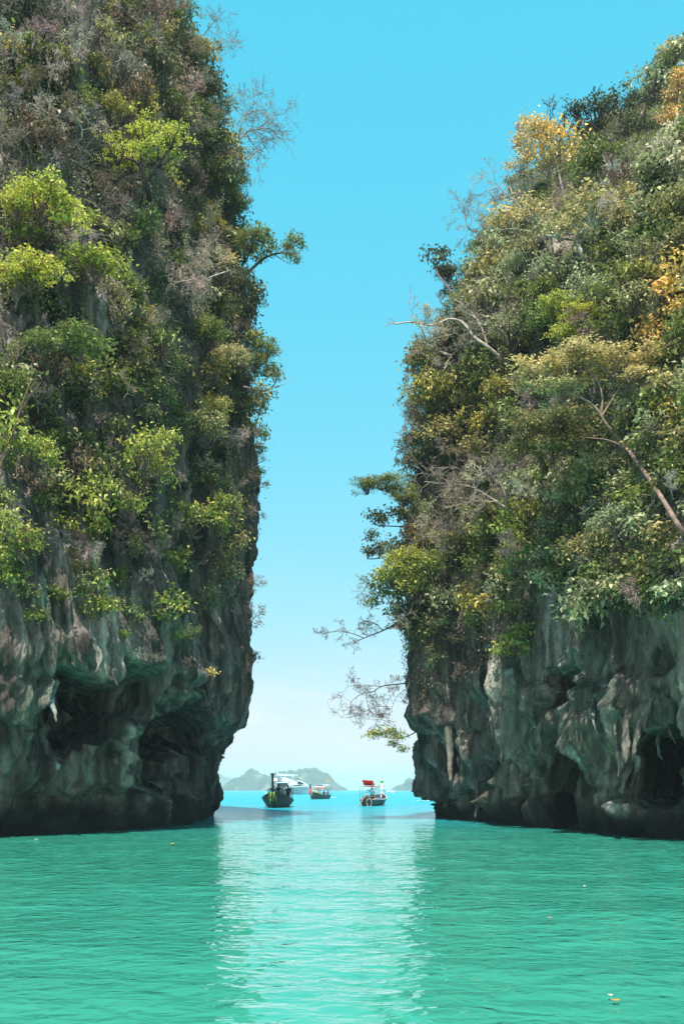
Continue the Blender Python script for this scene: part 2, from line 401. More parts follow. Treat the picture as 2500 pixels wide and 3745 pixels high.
RIBS = dict(L=[[(470, 2420), (430, 2500), (400, 2600), (375, 2700)], [(540, 2410), (470, 2500), (430, 2600), (400, 2720)], [(690, 2490), (600, 2490), (530, 2540), (480, 2620)], [(140, 2420), (100, 2500), (95, 2600)], [(230, 2400), (130, 2450), (75, 2540), (60, 2680)], [(60, 2470), (40, 2560), (35, 2680)], [(700, 2500), (760, 2500), (800, 2540)], [(640, 2700), (690, 2780), (680, 2880)], [(600, 2300), (640, 2420), (600, 2480)]],
            R=[[(1790, 2560), (1840, 2640), (1850, 2720), (1845, 2820)], [(1900, 2560), (1905, 2700), (1900, 2840)], [(1955, 2500), (1970, 2640), (1950, 2780)], [(2000, 2480), (2015, 2640), (2000, 2800)], [(2090, 2370), (2160, 2430), (2230, 2470)], [(2230, 2480), (2240, 2640), (2255, 2820)], [(2290, 2500), (2300, 2640), (2310, 2780)], [(2380, 2540), (2440, 2590), (2500, 2680)], [(2330, 2880), (2380, 2930), (2420, 2990)], [(1620, 2620), (1640, 2740), (1660, 2860)], [(1690, 2590), (1700, 2700), (1705, 2840)], [(2060, 2560), (2070, 2720), (2060, 2880)], [(2340, 2420), (2350, 2560), (2365, 2680)], [(2160, 2480), (2175, 2600), (2170, 2720)]])
def rib_curve(pts):
    P = [Vector((a, b, 0)) for a, b in pts]; out = []
    for i in range(len(P) - 1):
        a, b, c, d = P[max(i - 1, 0)], P[i], P[i + 1], P[min(i + 2, len(P) - 1)]
        for k in range(5):
            t_ = k / 5; out.append(.5 * ((2 * b) + (c - a) * t_ + (2 * a - 5 * b + 4 * c - d) * t_ * t_ + (3 * b - a - 3 * c + d) * t_ ** 3))
    return out + [P[-1]]
def carve(G, Nn, front, feats, lips, side):
    """large relief: hollows (amount < 0) and bulges (amount > 0) placed on the wall"""
    px, py = proj(G); px = np.where(front, px, -9e4)
    amt = np.zeros(px.shape)
    for i, (cx, cy, rx, ry, a, rot, sharp) in enumerate(feats):
        r = blob(px, py, cx, cy, rx, ry, rot, 2.2, i + 1)
        amt += (a if a < 0 else .6 * a) * (1 - sstep(sharp, 1.0, r))
    alg = np.zeros(px.shape)
    for pts, wd in lips:
        d = np.full(px.shape, 1e9)
        for (x0, y0), (x1, y1) in zip(pts[:-1], pts[1:]):
            vx, vy = x1 - x0, y1 - y0; t_ = np.clip(((px - x0) * vx + (py - y0) * vy) / (vx * vx + vy * vy), 0, 1)
            d = np.minimum(d, np.hypot(px - x0 - t_ * vx, py - y0 - t_ * vy))
        alg = np.maximum(alg, 1 - sstep(wd * .3, wd, d))
    for k_, pts in enumerate(RIBS[side]):
        pts = [(q.x, q.y) for q in rib_curve(pts)]; d = np.full(px.shape, 1e9)
        for (x0, y0), (x1, y1) in zip(pts[:-1], pts[1:]):
            vx, vy = x1 - x0, y1 - y0; t_ = np.clip(((px - x0) * vx + (py - y0) * vy) / (vx * vx + vy * vy), 0, 1)
            d = np.minimum(d, np.hypot(px - x0 - t_ * vx, py - y0 - t_ * vy))
        w_ = 15 + 5 * (k_ % 3)
        amt += .24 * (1 - sstep(0, w_, d)) - .10 * (1 - sstep(0, w_, np.abs(d - w_ * 1.5))); alg = np.maximum(alg, .8 * (1 - sstep(w_ * .3, w_, d)))
    return amt, alg, px, py

LSIL = [(3100, 786), (2990, 788), (2960, 800), (2900, 806), (2800, 814), (2740, 822), (2712, 842), (2700, 872), (2672, 898), (2600, 918), (2560, 928), (2500, 932), (2360, 924), (2283, 920), (2107, 932), (1931, 948), (1833, 954), (1686, 946), (1510, 918), (1300, 890), (1000, 885), (850, 872), (700, 840), (550, 805), (400, 765), (200, 695), (0, 612), (-200, 540), (-400, 440), (-700, 250), (-1200, -100)]
RSIL = [(3100, 1562), (2975, 1556), (2920, 1562), (2880, 1545), (2830, 1502), (2761, 1494), (2690, 1512), (2665, 1510), (2635, 1484), (2550, 1476), (2424, 1482), (2340, 1478), (2197, 1490), (1979, 1492), (1800, 1500), (1688, 1530), (1500, 1545), (1397, 1560), (1300, 1580), (1105, 1660), (900, 1780), (814, 1830), (700, 1900), (600, 1990), (523, 2080), (450, 2180), (350, 2330), (200, 2450), (60, 2540), (-200, 2700), (-700, 3000)]
def silx(tab, py): t_ = sorted(tab); return float(np.interp(py, [q[0] for q in t_], [q[1] for q in t_]))
def build_cliff(name, levels, ucount, zs, front_u, feats, lips, pales, tans, alg_base, flip, seed, label, up_rough, tab, rim_u):
    G, us = loft(levels, ucount, zs)
    Nn = grid_normals(G, flip)
    front = np.broadcast_to((us >= front_u[0]) & (us <= front_u[1]), G.shape[:2])
    amt, alg, px, py = carve(G, Nn, front, feats, lips, 'R' if flip else 'L')
    P = G.reshape(-1, 3); z = P[:, 2]
    lowz = 1 - sstep(6.5, 12, z + 1.2 * pn(P * .2, seed + 9))                # draped flowstone low, rough karst above
    a1 = np.array([1, 1, .55]); a2 = np.array([1, 1, .16]); a3 = np.array([1, 1, .45])
    Pw = P + .9 * np.stack([pn(P * .25, seed + 1), pn(P * .25, seed + 2), pn(P * .25, seed + 3)], 1)
    big = fbm(P * .16 * a1, 3, seed) * 1.0
    flute = ridged(Pw * .55 * a2, 4, seed + 4) * (.36 * lowz + .26) + ridged(Pw * 1.6 * np.array([1, 1, .14]), 3, seed + 14) * .11 * lowz
    med = fbm(Pw * .75 * a3, 4, seed + 5) * (.22 * lowz + .5 * up_rough * (1 - lowz))
    jag = ridged(Pw * 1.7 * a3, 4, seed + 6) * (.08 * lowz + .17 * up_rough * (1 - lowz))
    fine = fbm(P * 3.4 * a3, 3, seed + 7) * (.075 + .05 * (1 - lowz))
    D = (big + flute + med + jag + fine)
    D *= .35 + .65 * sstep(-.5, 1.5, z)
    disp = D.reshape(G.shape[:2]) + amt
    Q = G + Nn * disp[..., None] * np.array([1, 1, .35]) + np.minimum(amt, 0)[..., None] * np.array([0, -1.1, 0])      # hollows run back into the rock, away from the lagoon
    # slight sagging of the draped lower rock: points slide downwards on the bulges
    Q[..., 2] -= (np.maximum(0, flute).reshape(G.shape[:2]) * .5 * lowz.reshape(G.shape[:2])) * sstep(.6, 3, G[..., 2])
    # trim the rim to its outline: the whole corner is slid sideways, smoothly with height
    sg = -1 if flip else 1; near = (us >= rim_u - 2) & (us <= rim_u + 2)
    bx, by = proj(Q[:, near]); bins = np.arange(-900, 3080, 30); err = np.full(len(bins), np.nan)
    for i_, b0 in enumerate(bins):
        m_ = (by >= b0) & (by < b0 + 30)
        if m_.any(): err[i_] = (bx[m_] * sg).max() * sg - silx(tab, b0 + 15)
    ok_ = ~np.isnan(err); err = np.interp(bins, bins[ok_], err[ok_])
    for _ in range(6): err[1:-1] = (err[:-2] + 2 * err[1:-1] + err[2:]) / 4
    e_ = np.interp(proj(Q)[1], bins, err); wu = sstep(rim_u - 2.6, rim_u - .6, us)[None, :]
    Q[..., 0] -= e_ / F * np.clip(Q[..., 1], 20, 62) * wu
    nz, nu = G.shape[:2]
    V = Q.reshape(-1, 3); I = np.arange(nz * nu).reshape(nz, nu)
    f = np.stack([I[:-1, :-1], I[:-1, 1:], I[1:, 1:], I[1:, :-1]], -1).reshape(-1, 4)
    if flip: f = f[:, ::-1]
    top = V[I[-1]].mean(0); V = np.vstack([V, top]); tI = len(V) - 1
    ft = [(a, b, tI, tI) for a, b in zip(I[-1, :-1], I[-1, 1:])]
    me = mesh_np(name, V, f)
    pad = np.zeros(1)
    al = np.clip(np.maximum(alg, alg_base * lowz.reshape(G.shape[:2])), 0, 1)
    pl = np.zeros(px.shape); tn = np.zeros(px.shape)
    for i, (cx, cy, rx, ry, v) in enumerate(pales): pl = np.maximum(pl, v * (1 - sstep(.55, 1.0, blob(px, py, cx, cy, rx, ry, 0, 2, i + 40, .35))))
    for i, (cx, cy, rx, ry, v) in enumerate(tans): tn = np.maximum(tn, v * (1 - sstep(.1, 1.1, blob(px, py, cx, cy, rx, ry, 0, 2, i + 60, .6))))
    wet = sstep(1.5, .3, P[:, 2] + .7 * pn(P * np.array([.7, .7, .7]), seed + 11))
    for n_, vv in (('algae', al.ravel()), ('pale', pl.ravel()), ('tan', tn.ravel()), ('wet', wet)): fattr(me, n_, np.concatenate([vv, pad]))
    o = link(name, me, M_ROCK)
    tag(o, label, 'cliff', 'limestone cliffs either side of the channel', 'structure')
    step = 1
    bv = BVHTree.FromPolygons([tuple(q) for q in V.tolist()], [tuple(q) for q in f.tolist()])
    return o, bv, V, f, smooth_rows(smooth_rows(Nn, 12, 1), 12, 0).reshape(-1, 3)

# left cliff: contour points run from far left round the corner into the channel, then behind
def lvl_left(z, ds, d5, pxs, back=4.0):
    py = HY - (z - CH) / d5 * F; s = silx(LSIL, py)
    pts = [pxd(-1400, ds[0]), pxd(-300, ds[1]), pxd(0, ds[2])] + [pxd(min(p, s - 40 * (4 - i)), d) for i, (p, d) in enumerate(zip(pxs, ds[3:6]))] + [pxd(s, d5)]
    x5 = pts[-1][0]
    return (z, pts + [(x5 - .8, d5 + back), (x5 - 4, d5 + 14), (x5 - 16, d5 + 26), (-60, 85), (-80, 20)])
LZ = []
for z, ds, d5 in [(-2.5, (27, 31.3, 32.9, 34.3, 38.2, 43.5), 58), (0, (27, 31.3, 32.9, 34.3, 38.2, 43.5), 58), (1.6, (26.6, 31, 32.7, 34.1, 38.2, 43.6), 57), (3.2, (26, 30.6, 32.3, 33.9, 38.0, 43.4), 55),
                  (4.1, (26, 30.2, 32.0, 33.6, 37.7, 43.0), 53), (4.7, (26, 29.8, 31.4, 33.0, 37, 42.5), 51), (6.0, (25.6, 29.2, 30.8, 32.4, 36.4, 42), 50), (9, (26, 29.4, 31.0, 32.8, 36.6, 42), 50), (13, (27, 30.2, 32, 33.8, 37.5, 42.6), 50),
                  (20, (28, 31.5, 33.2, 35, 38.6, 43.5), 50.5), (27, (30, 33.5, 35, 37, 40.4, 45), 51.5), (34, (33, 36, 37.5, 39.4, 42.4, 46.5), 53), (40, (36, 38.5, 40, 41.6, 44.4, 48), 54.5), (46, (39, 41, 42.6, 44, 46.5, 50), 56), (52, (44, 46, 47, 48, 50, 53), 58)]:
    LZ.append(lvl_left(z, ds, d5, (250, 500, 700)))
zsL = np.concatenate([np.linspace(-2.5, 12, 230), np.linspace(12, 36, 270)[1:], np.linspace(36, 52, 60)[1:]])
Lfeats = [(258, 2550, 135, 145, -3.6, -.25, .72), (420, 2490, 95, 110, -2.2, .5, .6), (560, 2720, 170, 220, -1.8, -.3, .55), (705, 2630, 105, 110, -3.0, -.35, .66), (180, 2660, 70, 80, -1.0, 0, .3),
          (330, 2930, 420, 90, -.6, 0, .2), (180, 2580, 26, 60, 1.9, 0, .2), (270, 2560, 24, 50, 1.6, -.4, .2), (150, 2760, 50, 70, 1.2, 0, .2),
          (40, 2620, 90, 300, .9, .05, .2), (640, 2420, 170, 60, .8, .15, .2), (880, 2590, 60, 60, .5, 0, .3), (760, 2530, 40, 60, .9, 0, .2), (150, 2330, 170, 80, .5, -.1, .2), (30, 80, 130, 70, -2.0, 0, .3),
          (500, 2870, 40, 130, .5, .05, .2), (420, 2850, 30, 150, .4, .05, .2), (255, 2900, 40, 120, .45, 0, .2)]
Llips = [([(20, 2600), (70, 2470), (140, 2420), (230, 2400), (310, 2370), (350, 2390), (420, 2380), (540, 2410)], 60), ([(330, 2390), (470, 2430), (440, 2540), (380, 2650)], 42), ([(400, 2680), (470, 2560), (560, 2500), (690, 2490)], 48),
         ([(0, 2740), (60, 2560)], 60), ([(790, 2640), (860, 2580)], 45), ([(520, 2680), (600, 2860)], 120), ([(300, 2800), (260, 2980)], 60), ([(420, 2760), (430, 2960)], 70), ([(20, 2250), (120, 2120)], 60), ([(480, 2250), (640, 2300)], 40), ([(260, 2150), (560, 2230)], 60)]
Lpale = [(198, 2585, 22, 45, 1.0), (158, 2740, 22, 30, .9), (190, 2735, 12, 25, .8), (467, 2770, 14, 45, .8), (345, 2290, 18, 30, .5), (352, 2340, 14, 20, .5), (215, 2880, 12, 60, .5), (710, 2250, 60, 60, .35), (430, 2890, 16, 70, .5)]
Ltan = [(40, 2780, 80, 150, .35), (215, 2380, 40, 40, .5), (600, 2420, 160, 90, .25), (870, 2560, 50, 60, .4), (340, 2740, 60, 100, .3), (480, 2060, 60, 60, .3), (150, 1960, 40, 80, .35)]
cliffL, bvL, vL, fL, nL = build_cliff('limestone_cliff', LZ, (14, 40, 70, 70, 70, 90, 40, 16, 8, 6, 4), zsL, (0.9, 7.0), Lfeats, Llips, Lpale, Ltan, .12, False, 11,
                                 'left limestone cliff with shrubs, arched hollows and a dark undercut base', 1.0, LSIL, 6.0)

def lvl_right(z, ds, d5, pxs):
    py = HY - (z - CH) / d5 * F; s = silx(RSIL, py)
    pts = [pxd(3900, ds[0]), pxd(2850, ds[1]), pxd(max(2500, s + 220), ds[2])] + [pxd(max(p, s + 45 * (4 - i)), d) for i, (p, d) in enumerate(zip(pxs, ds[3:6]))] + [pxd(s, d5)]
    x5 = pts[-1][0]
    return (z, pts + [(x5 + .8, d5 + 4), (x5 + 4, d5 + 14), (x5 + 16, d5 + 26), (60, 95), (80, 20)])
RZ = []
for z, ds, d5 in [(-2.5, (22, 26.5, 30.2, 35.5, 41.6, 46.8), 58), (0, (22, 26.5, 30.2, 35.5, 41.6, 46.8), 58), (1.2, (22, 26.3, 30, 35.3, 41.4, 46.6), 56), (2.2, (21.6, 26, 29.8, 35.0, 41, 46), 52), (3.4, (21.5, 25.8, 29.4, 34.6, 40.5, 45.4), 50.5),
                  (4.6, (21.5, 25.4, 29, 34.2, 40.0, 45.2), 51), (5.2, (21, 25, 28.6, 33.8, 39.5, 44.7), 50), (8, (21, 25, 28.4, 33.5, 39.2, 44.5), 50), (11, (22, 26, 29.4, 34.2, 39.8, 45), 50), (14, (24, 27.5, 31, 35.6, 41, 46), 50.5),
                  (18, (26, 29.5, 33, 37.6, 42.6, 47), 51.5), (22, (28, 31.5, 35.5, 39.8, 44.2, 48.4), 52.5), (26, (31, 34.5, 38.5, 42.4, 46.4, 50), 54), (30, (35, 40, 44.5, 47.5, 50.5, 53), 55.5), (34, (40, 45.5, 49.5, 52, 54, 56), 57.5), (38, (47, 52, 55.5, 57, 58.5, 59.3), 60), (43, (56, 59.5, 61.5, 62.2, 62.6, 62.8), 63), (50, (64, 66, 67, 67.5, 68, 68), 68)]:
    RZ.append(lvl_right(z, ds, d5, (2200, 1950, 1735)))
zsR = np.concatenate([np.linspace(-2.5, 12, 230), np.linspace(12, 36, 230)[1:], np.linspace(36, 50, 60)[1:]])
Rfeats = [(1782, 2725, 56, 140, -4.5, .05, .72), (1556, 2745, 32, 65, -2.6, 0, .65), (2440, 2790, 75, 190, -4.2, -.12, .7), (2120, 2830, 85, 240, -3.2, .1, .6), (1955, 2850, 60, 190, -.8, 0, .3), (2080, 2450, 80, 90, -1.6, .5, .35),
          (1655, 2740, 85, 165, 1.3, .12, .25), (1620, 2640, 60, 70, .7, 0, .2), (1890, 2890, 85, 140, 1.4, .25, .2), (1700, 2470, 220, 90, .8, 0, .2), (2255, 2600, 75, 240, 1.5, -.05, .25), (2420, 2500, 140, 110, 1.0, .3, .2),
          (1860, 2620, 40, 170, .6, -.2, .2), (1960, 2600, 45, 200, .5, 0, .2), (2040, 2650, 35, 160, .5, 0, .2), (2380, 2950, 60, 90, .8, 0, .2), (1740, 2975, 20, 40, .6, 0, .2), (2200, 2990, 35, 80, .6, 0, .2), (2330, 2650, 40, 120, .7, 0, .2)]
Rlips = [([(1560, 2650), (1600, 2690)], 40), ([(1760, 2600), (1810, 2640), (1850, 2720)], 45), ([(2080, 2360), (2150, 2420), (2210, 2450)], 50), ([(2250, 2600), (2290, 2760)], 50), ([(2380, 2560), (2450, 2610), (2500, 2680)], 60), ([(2330, 2870), (2420, 2940)], 45), ([(1700, 2540), (1780, 2560)], 60), ([(1900, 2700), (1920, 2560)], 60), ([(2140, 2340), (2260, 2400)], 60), ([(1850, 2460), (1900, 2520)], 60)]
Rpale = [(1775, 2345, 18, 14, .9), (1886, 2435, 14, 20, 1.0), (1945, 2450, 12, 25, .9), (1940, 2500, 9, 18, .9), (2160, 2550, 16, 22, .9), (2170, 2620, 10, 45, .8), (2250, 2720, 14, 60, .9), (2208, 2720, 18, 40, .8), (2410, 2820, 18, 60, .8), (2140, 2260, 14, 25, .7), (2280, 2475, 10, 10, .9), (1645, 2750, 10, 30, .5), (1960, 2850, 16, 60, .6), (2420, 2910, 40, 60, .5), (1985, 2700, 12, 60, .4), (2210, 2370, 20, 16, .7)]
Rtan = [(1640, 2740, 90, 160, .55), (1880, 2900, 90, 130, .75), (1560, 2900, 40, 120, .5), (1520, 2790, 40, 90, .5), (1550, 2480, 80, 120, .35), (1830, 2530, 40, 50, .45), (2250, 2550, 60, 220, .4), (2000, 2460, 50, 60, .5)]
cliffR, bvR, vR, fR, nR = build_cliff('limestone_cliff', RZ, (14, 40, 80, 80, 80, 90, 40, 16, 8, 6, 4), zsR, (0.9, 7.0), Rfeats, Rlips, Rpale, Rtan, .10, True, 29,
                                 'right limestone cliff under dense trees with hanging drip columns and dark hollows', 1.0, RSIL, 6.0)

# hanging drip columns: parts of their cliff
def stalactite(cliff, bv, px, py0, py1, rpx, seed, out=.5, tan=.6, pale=.0, lean=0.0):
    h = bv.ray_cast(Vector((0, 0, CH)), ray(px, py0 - 20).normalized())
    if h[0] is None: return
    d = h[0].y - out * .45; a = at(px, py0 - 60, d + out * 1.7); b = at(px + lean, py1, d)
    n = 34; m = 14; rr = np.random.default_rng(seed); ph = rr.uniform(0, 6.28, 5)
    r = rpx / F * d * .8; V = []
    for i in range(n + 1):
        t_ = i / n; c = a.lerp(b, t_) + Vector((.10 * math.sin(t_ * 5 + ph[0]) * t_, .08 * math.sin(t_ * 4 + ph[1]), 0))
        prof = 1.0 * (1 - t_) ** .75 + .22 + .14 * math.sin(t_ * 11 + ph[2]) * (1 - t_) + .9 * max(0, .3 - t_) * 2
        if t_ < .15: prof *= .15 + .85 * t_ / .15
        if t_ > .94: prof *= math.sqrt(max(.03, 1 - ((t_ - .94) / .06) ** 2))
        for k in range(m):
            an = 2 * math.pi * k / m
            fl = 1 + .22 * math.sin(3 * an + ph[0]) + .14 * math.sin(5 * an + ph[3] + t_ * 3)
            V.append((c.x + math.cos(an) * r * prof * fl, c.y + math.sin(an) * r * prof * fl * 1.3, c.z))
    V = np.array(V); V += .16 * r / .3 * np.stack([pn(V * np.array([1.8, 1.8, .9]), seed), pn(V * np.array([1.8, 1.8, .9]), seed + 4), 0 * V[:, 0]], 1)
    V += .05 * np.stack([pn(V * 5, seed), pn(V * 5, seed + 4), 0 * V[:, 0]], 1)
    I = np.arange((n + 1) * m).reshape(n + 1, m); J = np.roll(I, -1, 1)
    f = np.stack([I[:-1], I[1:], J[1:], J[:-1]], -1).reshape(-1, 4)
    me = mesh_np('stalactite', V, f)
    tz = np.linspace(0, 1, n + 1).repeat(m)
    for nm, v in (('algae', .6), ('pale', pale * sstep(.15, .5, tz)), ('tan', tan * .8 * sstep(.1, .5, tz)), ('wet', 0)): fattr(me, nm, np.zeros(len(V)) + v)
    link('stalactite', me, M_ROCK, cliff)
for a in [(2222, 2500, 2730, 20, 1, .9, .85, 0), (2248, 2520, 2850, 17, 2, 1.0, .9, .1, 12), (2290, 2540, 2790, 26, 3, .7, .75, 0), (2330, 2560, 2770, 24, 4, .6, .5, .1), (2362, 2520, 2670, 22, 5, .6, .3, .2), (2400, 2560, 2650, 18, 6, .5, .2, .3),
          (2150, 2540, 2640, 16, 7, .6, .2, .6), (2172, 2560, 2690, 9, 8, .8, .2, .7), (2262, 2740, 2840, 11, 9, 1.1, .1, .9), (2212, 2860, 2960, 12, 10, .5, .4, .3), (2290, 2800, 2900, 20, 11, .4, .4, .1), (1800, 2600, 2690, 9, 12, .5, .3, .1), (1835, 2640, 2790, 12, 13, .3, .3, .1),
          (1690, 2640, 2870, 26, 14, .5, .5, 0), (1640, 2660, 2860, 24, 15, .5, .5, 0), (2105, 2900, 3010, 10, 16, .4, .3, 0), (1740, 2860, 2990, 12, 17, .4, .5, 0), (2410, 2700, 2780, 10, 18, .8, .2, .8), (2455, 2640, 2720, 16, 19, .5, .3, .2), (1985, 2420, 2560, 18, 20, .4, .4, .1)]:
    stalactite(cliffR, bvR, *a)
for a in [(360, 2390, 2465, 18, 31, .7, .0, .1), (300, 2370, 2430, 16, 32, .5, .0, 0), (196, 2530, 2640, 20, 33, .9, .1, .9), (262, 2520, 2570, 20, 34, .9, .5, .2), (420, 2430, 2510, 10, 35, .4, .2, 0), (770, 2480, 2570, 20, 36, .5, .6, .1), (160, 2700, 2790, 22, 37, .5, .2, .8), (190, 2710, 2770, 13, 38, .5, .2, .8), (300, 2590, 2620, 14, 39, .8, .5, .2), (245, 2620, 2690, 12, 40, .9, .4, .2), (340, 2640, 2680, 14, 41, .5, .4, .2)]:
    stalactite(cliffL, bvL, *a)

# ------------------------------------------------------------------ sea haze
hb = MB().box((0, 0, 34), (18300, 18300, 75)).build('haze', None)
hm = bpy.data.materials.new('sea_haze'); hm.use_nodes = True; ht = hm.node_tree; ht.nodes.clear()
pv = N(ht, 'ShaderNodeVolumePrincipled'); pv.inputs['Color'].default_value = (.62, .95, 1.0, 1); pv.inputs['Density'].default_value = .00034
pv.inputs['Anisotropy'].default_value = -.2
ho = N(ht, 'ShaderNodeOutputMaterial'); ht.links.new(pv.outputs[0], ho.inputs['Volume'])
hb.data.materials.append(hm); hb['kind'] = 'stuff'; tag(hb, 'pale blue sea haze softening the far islands', 'haze', kind='stuff')

# ------------------------------------------------------------------ plant meshes (shared by many plants)
def leaves_np(C, D, U, Ln, Wd, droop=.25):
    """one folded diamond for each leaf: C base, D direction, U up-ish, Ln length, Wd width"""
    D = D / (np.linalg.norm(D, axis=1, keepdims=True) + 1e-9)
    Sd = np.cross(D, U); Sd /= np.linalg.norm(Sd, axis=1, keepdims=True) + 1e-9
    Nn = np.cross(Sd, D)
    mid = C + D * Ln[:, None] * .45
    a = C; b = mid + Sd * Wd[:, None] * .5 + Nn * Wd[:, None] * .15
    c = C + D * Ln[:, None] - Nn * Ln[:, None] * droop; d = mid - Sd * Wd[:, None] * .5 + Nn * Wd[:, None] * .15
    V = np.stack([a, b, c, d], 1).reshape(-1, 3); f = np.arange(len(V)).reshape(-1, 4)
    return V, f
def seg_tubes(segs, n=4):
    V = []; F_ = []; b = 0
    for pts, rad in segs:
        v, f = tube_np(pts, rad, n, False); V += [tuple(q) for q in v]; F_ += [tuple(i + b for i in q) for q in f]; b += len(v)
    return np.array(V), np.array(F_)
def wig(a, b, n, amp, rr):
    a, b = np.array(a, float), np.array(b, float); L = np.linalg.norm(b - a); out = [a]
    for i in range(1, n): out.append(a + (b - a) * i / n + rr.normal(size=3) * amp * L)
    out.append(b); return out
def make_crown(seed, Rr, nl, ncl, nlv, leaf, flat=.6, droop=.25, hollow=.35, spread=.30, lob=.55):
    """a crown of radius Rr about the origin: lobes of leaf clusters on limbs that start below it"""
    rr = np.random.default_rng(seed); root = np.array([0, 0, -Rr * .75])
    lobes = []
    for i in range(nl):
        a = i * 2.4 + rr.uniform(-.5, .5); e = rr.uniform(.1, 1.25) if i else 0
        lobes.append((np.array([math.cos(a) * e * .72 * Rr, math.sin(a) * e * .72 * Rr, (rr.uniform(-.35, .45) + .35 * (1 - e)) * Rr * flat]), Rr * rr.uniform(.16, lob * .85)))
    segs = []; CC = []; OUT = []
    for c, lr in lobes:
        segs.append((wig(root, c, 4, .06, rr), [Rr * .035, Rr * .03, Rr * .024, Rr * .018, Rr * .012]))
        k = max(4, int(.84 * ncl * (lr / (Rr * .34)) ** 2))
        dirs = rr.normal(size=(k, 3)); dirs[:, 2] = dirs[:, 2] * .8 + .25; dirs /= np.linalg.norm(dirs, axis=1)[:, None]
        rad = lr * (hollow + (1 - hollow) * rr.uniform(0, 1, k) ** .45) * (1 + .25 * rr.normal(size=k) * .6)
        P = c + dirs * rad[:, None] * np.array([1, 1, flat + .15])
        for j in range(0, k, 3): segs.append((wig(c, P[j], 3, .08, rr), [Rr * .012, Rr * .008, Rr * .006, Rr * .004]))
        CC.append(P); OUT.append(dirs)
    CC = np.vstack(CC); OUT = np.vstack(OUT)
    n = len(CC) * nlv; idx = np.repeat(np.arange(len(CC)), nlv)
    off = rr.normal(size=(n, 3)) * leaf * spread * 4; C = CC[idx] + off * np.array([1, 1, .7])
    D = rr.normal(size=(n, 3)) + OUT[idx] * .8 + np.array([0, 0, -.15]); U = rr.normal(size=(n, 3)) * .55 + np.array([0, 0, 1.]) + OUT[idx] * .35
    Ln = leaf * 1.22 * rr.uniform(.55, 1.45, n); Wd = Ln * rr.uniform(.42, .62, n)
    V, f = leaves_np(C, D, U, Ln, Wd, droop)
    me = mesh_np('crown', V, f, False); me.materials.append(M_LEAF)
    vb, fb = seg_tubes(segs, 3); mb = mesh_np('branches', vb, fb); mb.materials.append(M_BARK)
    return me, mb, Rr
def make_bare(seed, Ln, depth=4, kids=3, wob=.35, trop=.10, r0=.05, spread=.75):
    rr = np.random.default_rng(seed); limbs = []; twigs = []
    def br(p, d, L, r, lev):
        n = 5; pts = [p]; rad = [r]
        for i in range(n):
            d = d + rr.normal(size=3) * wob * .45 + np.array([0, 0, trop]); d /= np.linalg.norm(d)
            p = p + d * L / n; pts.append(p); rad.append(max(.010, r * (1 - .45 * (i + 1) / n)))
            if lev < depth and i >= 1:
                for _ in range(kids if i == n - 1 else (1 if rr.uniform() < .75 else 0)):
                    q = d + rr.normal(size=3) * spread; q /= np.linalg.norm(q)
                    br(p, q, L * rr.uniform(.45, .75), r * .62 * rr.uniform(.7, 1), lev + 1)
        (limbs if lev <= 1 else twigs).append((pts, rad))
    br(np.zeros(3), np.array([0, -.55, .8]), Ln * .42, r0, 0)
    a, b = seg_tubes(limbs, 5); c, d = seg_tubes(twigs, 3)
    m1 = mesh_np('limbs', a, b); m1.materials.append(M_BARK); m2 = mesh_np('twigs', c, d); m2.materials.append(M_BARK)
    ext = np.abs(c).max()
    return m1, m2, Ln
def make_spiky(seed, Rr, n=46):
    rr = np.random.default_rng(seed); V = []; F_ = []
    for i in range(n):
        a = rr.uniform(0, 6.283); e = rr.uniform(-.2, 1.35); d = np.array([math.cos(a) * math.cos(e), math.sin(a) * math.cos(e), math.sin(e)])
        L = Rr * rr.uniform(.7, 1.15); s = np.array([-math.sin(a), math.cos(a), 0]) * Rr * .045; b = len(V)
        for t_, wd in ((.05, .7), (.45, 1.0), (.8, .6)):
            p = d * L * t_ + np.array([0, 0, -1]) * L * .45 * t_ * t_
            V += [p - s * wd, p + s * wd]
        p = d * L - np.array([0, 0, .45 * L]); V += [p - s * .06, p + s * .06]
        for k in range(3): F_.append((b + 2 * k, b + 2 * k + 1, b + 2 * k + 3, b + 2 * k + 2))
    me = mesh_np('blades', np.array(V), np.array(F_), False); me.materials.append(M_LEAF); return me
SHRUB = [make_crown(100 + i, r_, nl, 11, 10, lf, fl, dr) for i, (r_, nl, lf, fl, dr) in enumerate([(1.0, 9, .17, .8, .2), (1.0, 10, .14, .75, .3), (1.1, 10, .19, .9, .35), (1.2, 12, .15, .7, .2), (1.3, 13, .17, .8, .3), (1.0, 8, .21, .95, .4)])]
FINE = [make_crown(140 + i, 1.2, 12, 17, 13, .105, .75, .2) for i in range(4)]
TREE = [make_crown(160 + i, r_, nl, ncl, 10, lf, fl, .25) for i, (r_, nl, ncl, lf, fl) in enumerate([(1.8, 15, 17, .17, .6), (2.0, 17, 18, .16, .65), (2.2, 19, 19, .18, .6), (1.8, 14, 16, .20, .8)])]
LIME = [make_crown(180 + i, r_, 17, 15, 11, .15, .55, .2, .3) for i, r_ in enumerate([1.6, 1.8, 1.7])]
AIRY = [make_crown(190 + i, r_, 13, 6, 8, lf, .7, .3, .2, .36, .45) for i, (r_, lf) in enumerate([(1.3, .18), (1.6, .19), (1.4, .16), (1.5, .20)])]
BARE = [make_bare(200 + i, 2.0, 4, 2, .4, .06, .042) for i in range(4)] + [make_bare(210 + i, 3.0, 4, 2, .5, .02, .06, .9) for i in range(2)]
SPIKY = [make_spiky(230 + i, .7) for i in range(3)]
LAYER = [make_crown(240 + i, 1.7, 11, 13, 12, .13, .30, .25, .2, .3, .42) for i in range(2)]
TUFT = [make_crown(260 + i, .6, 6, 5, 7, .15, .8, .3, .1, .3, .5) for i in range(4)]
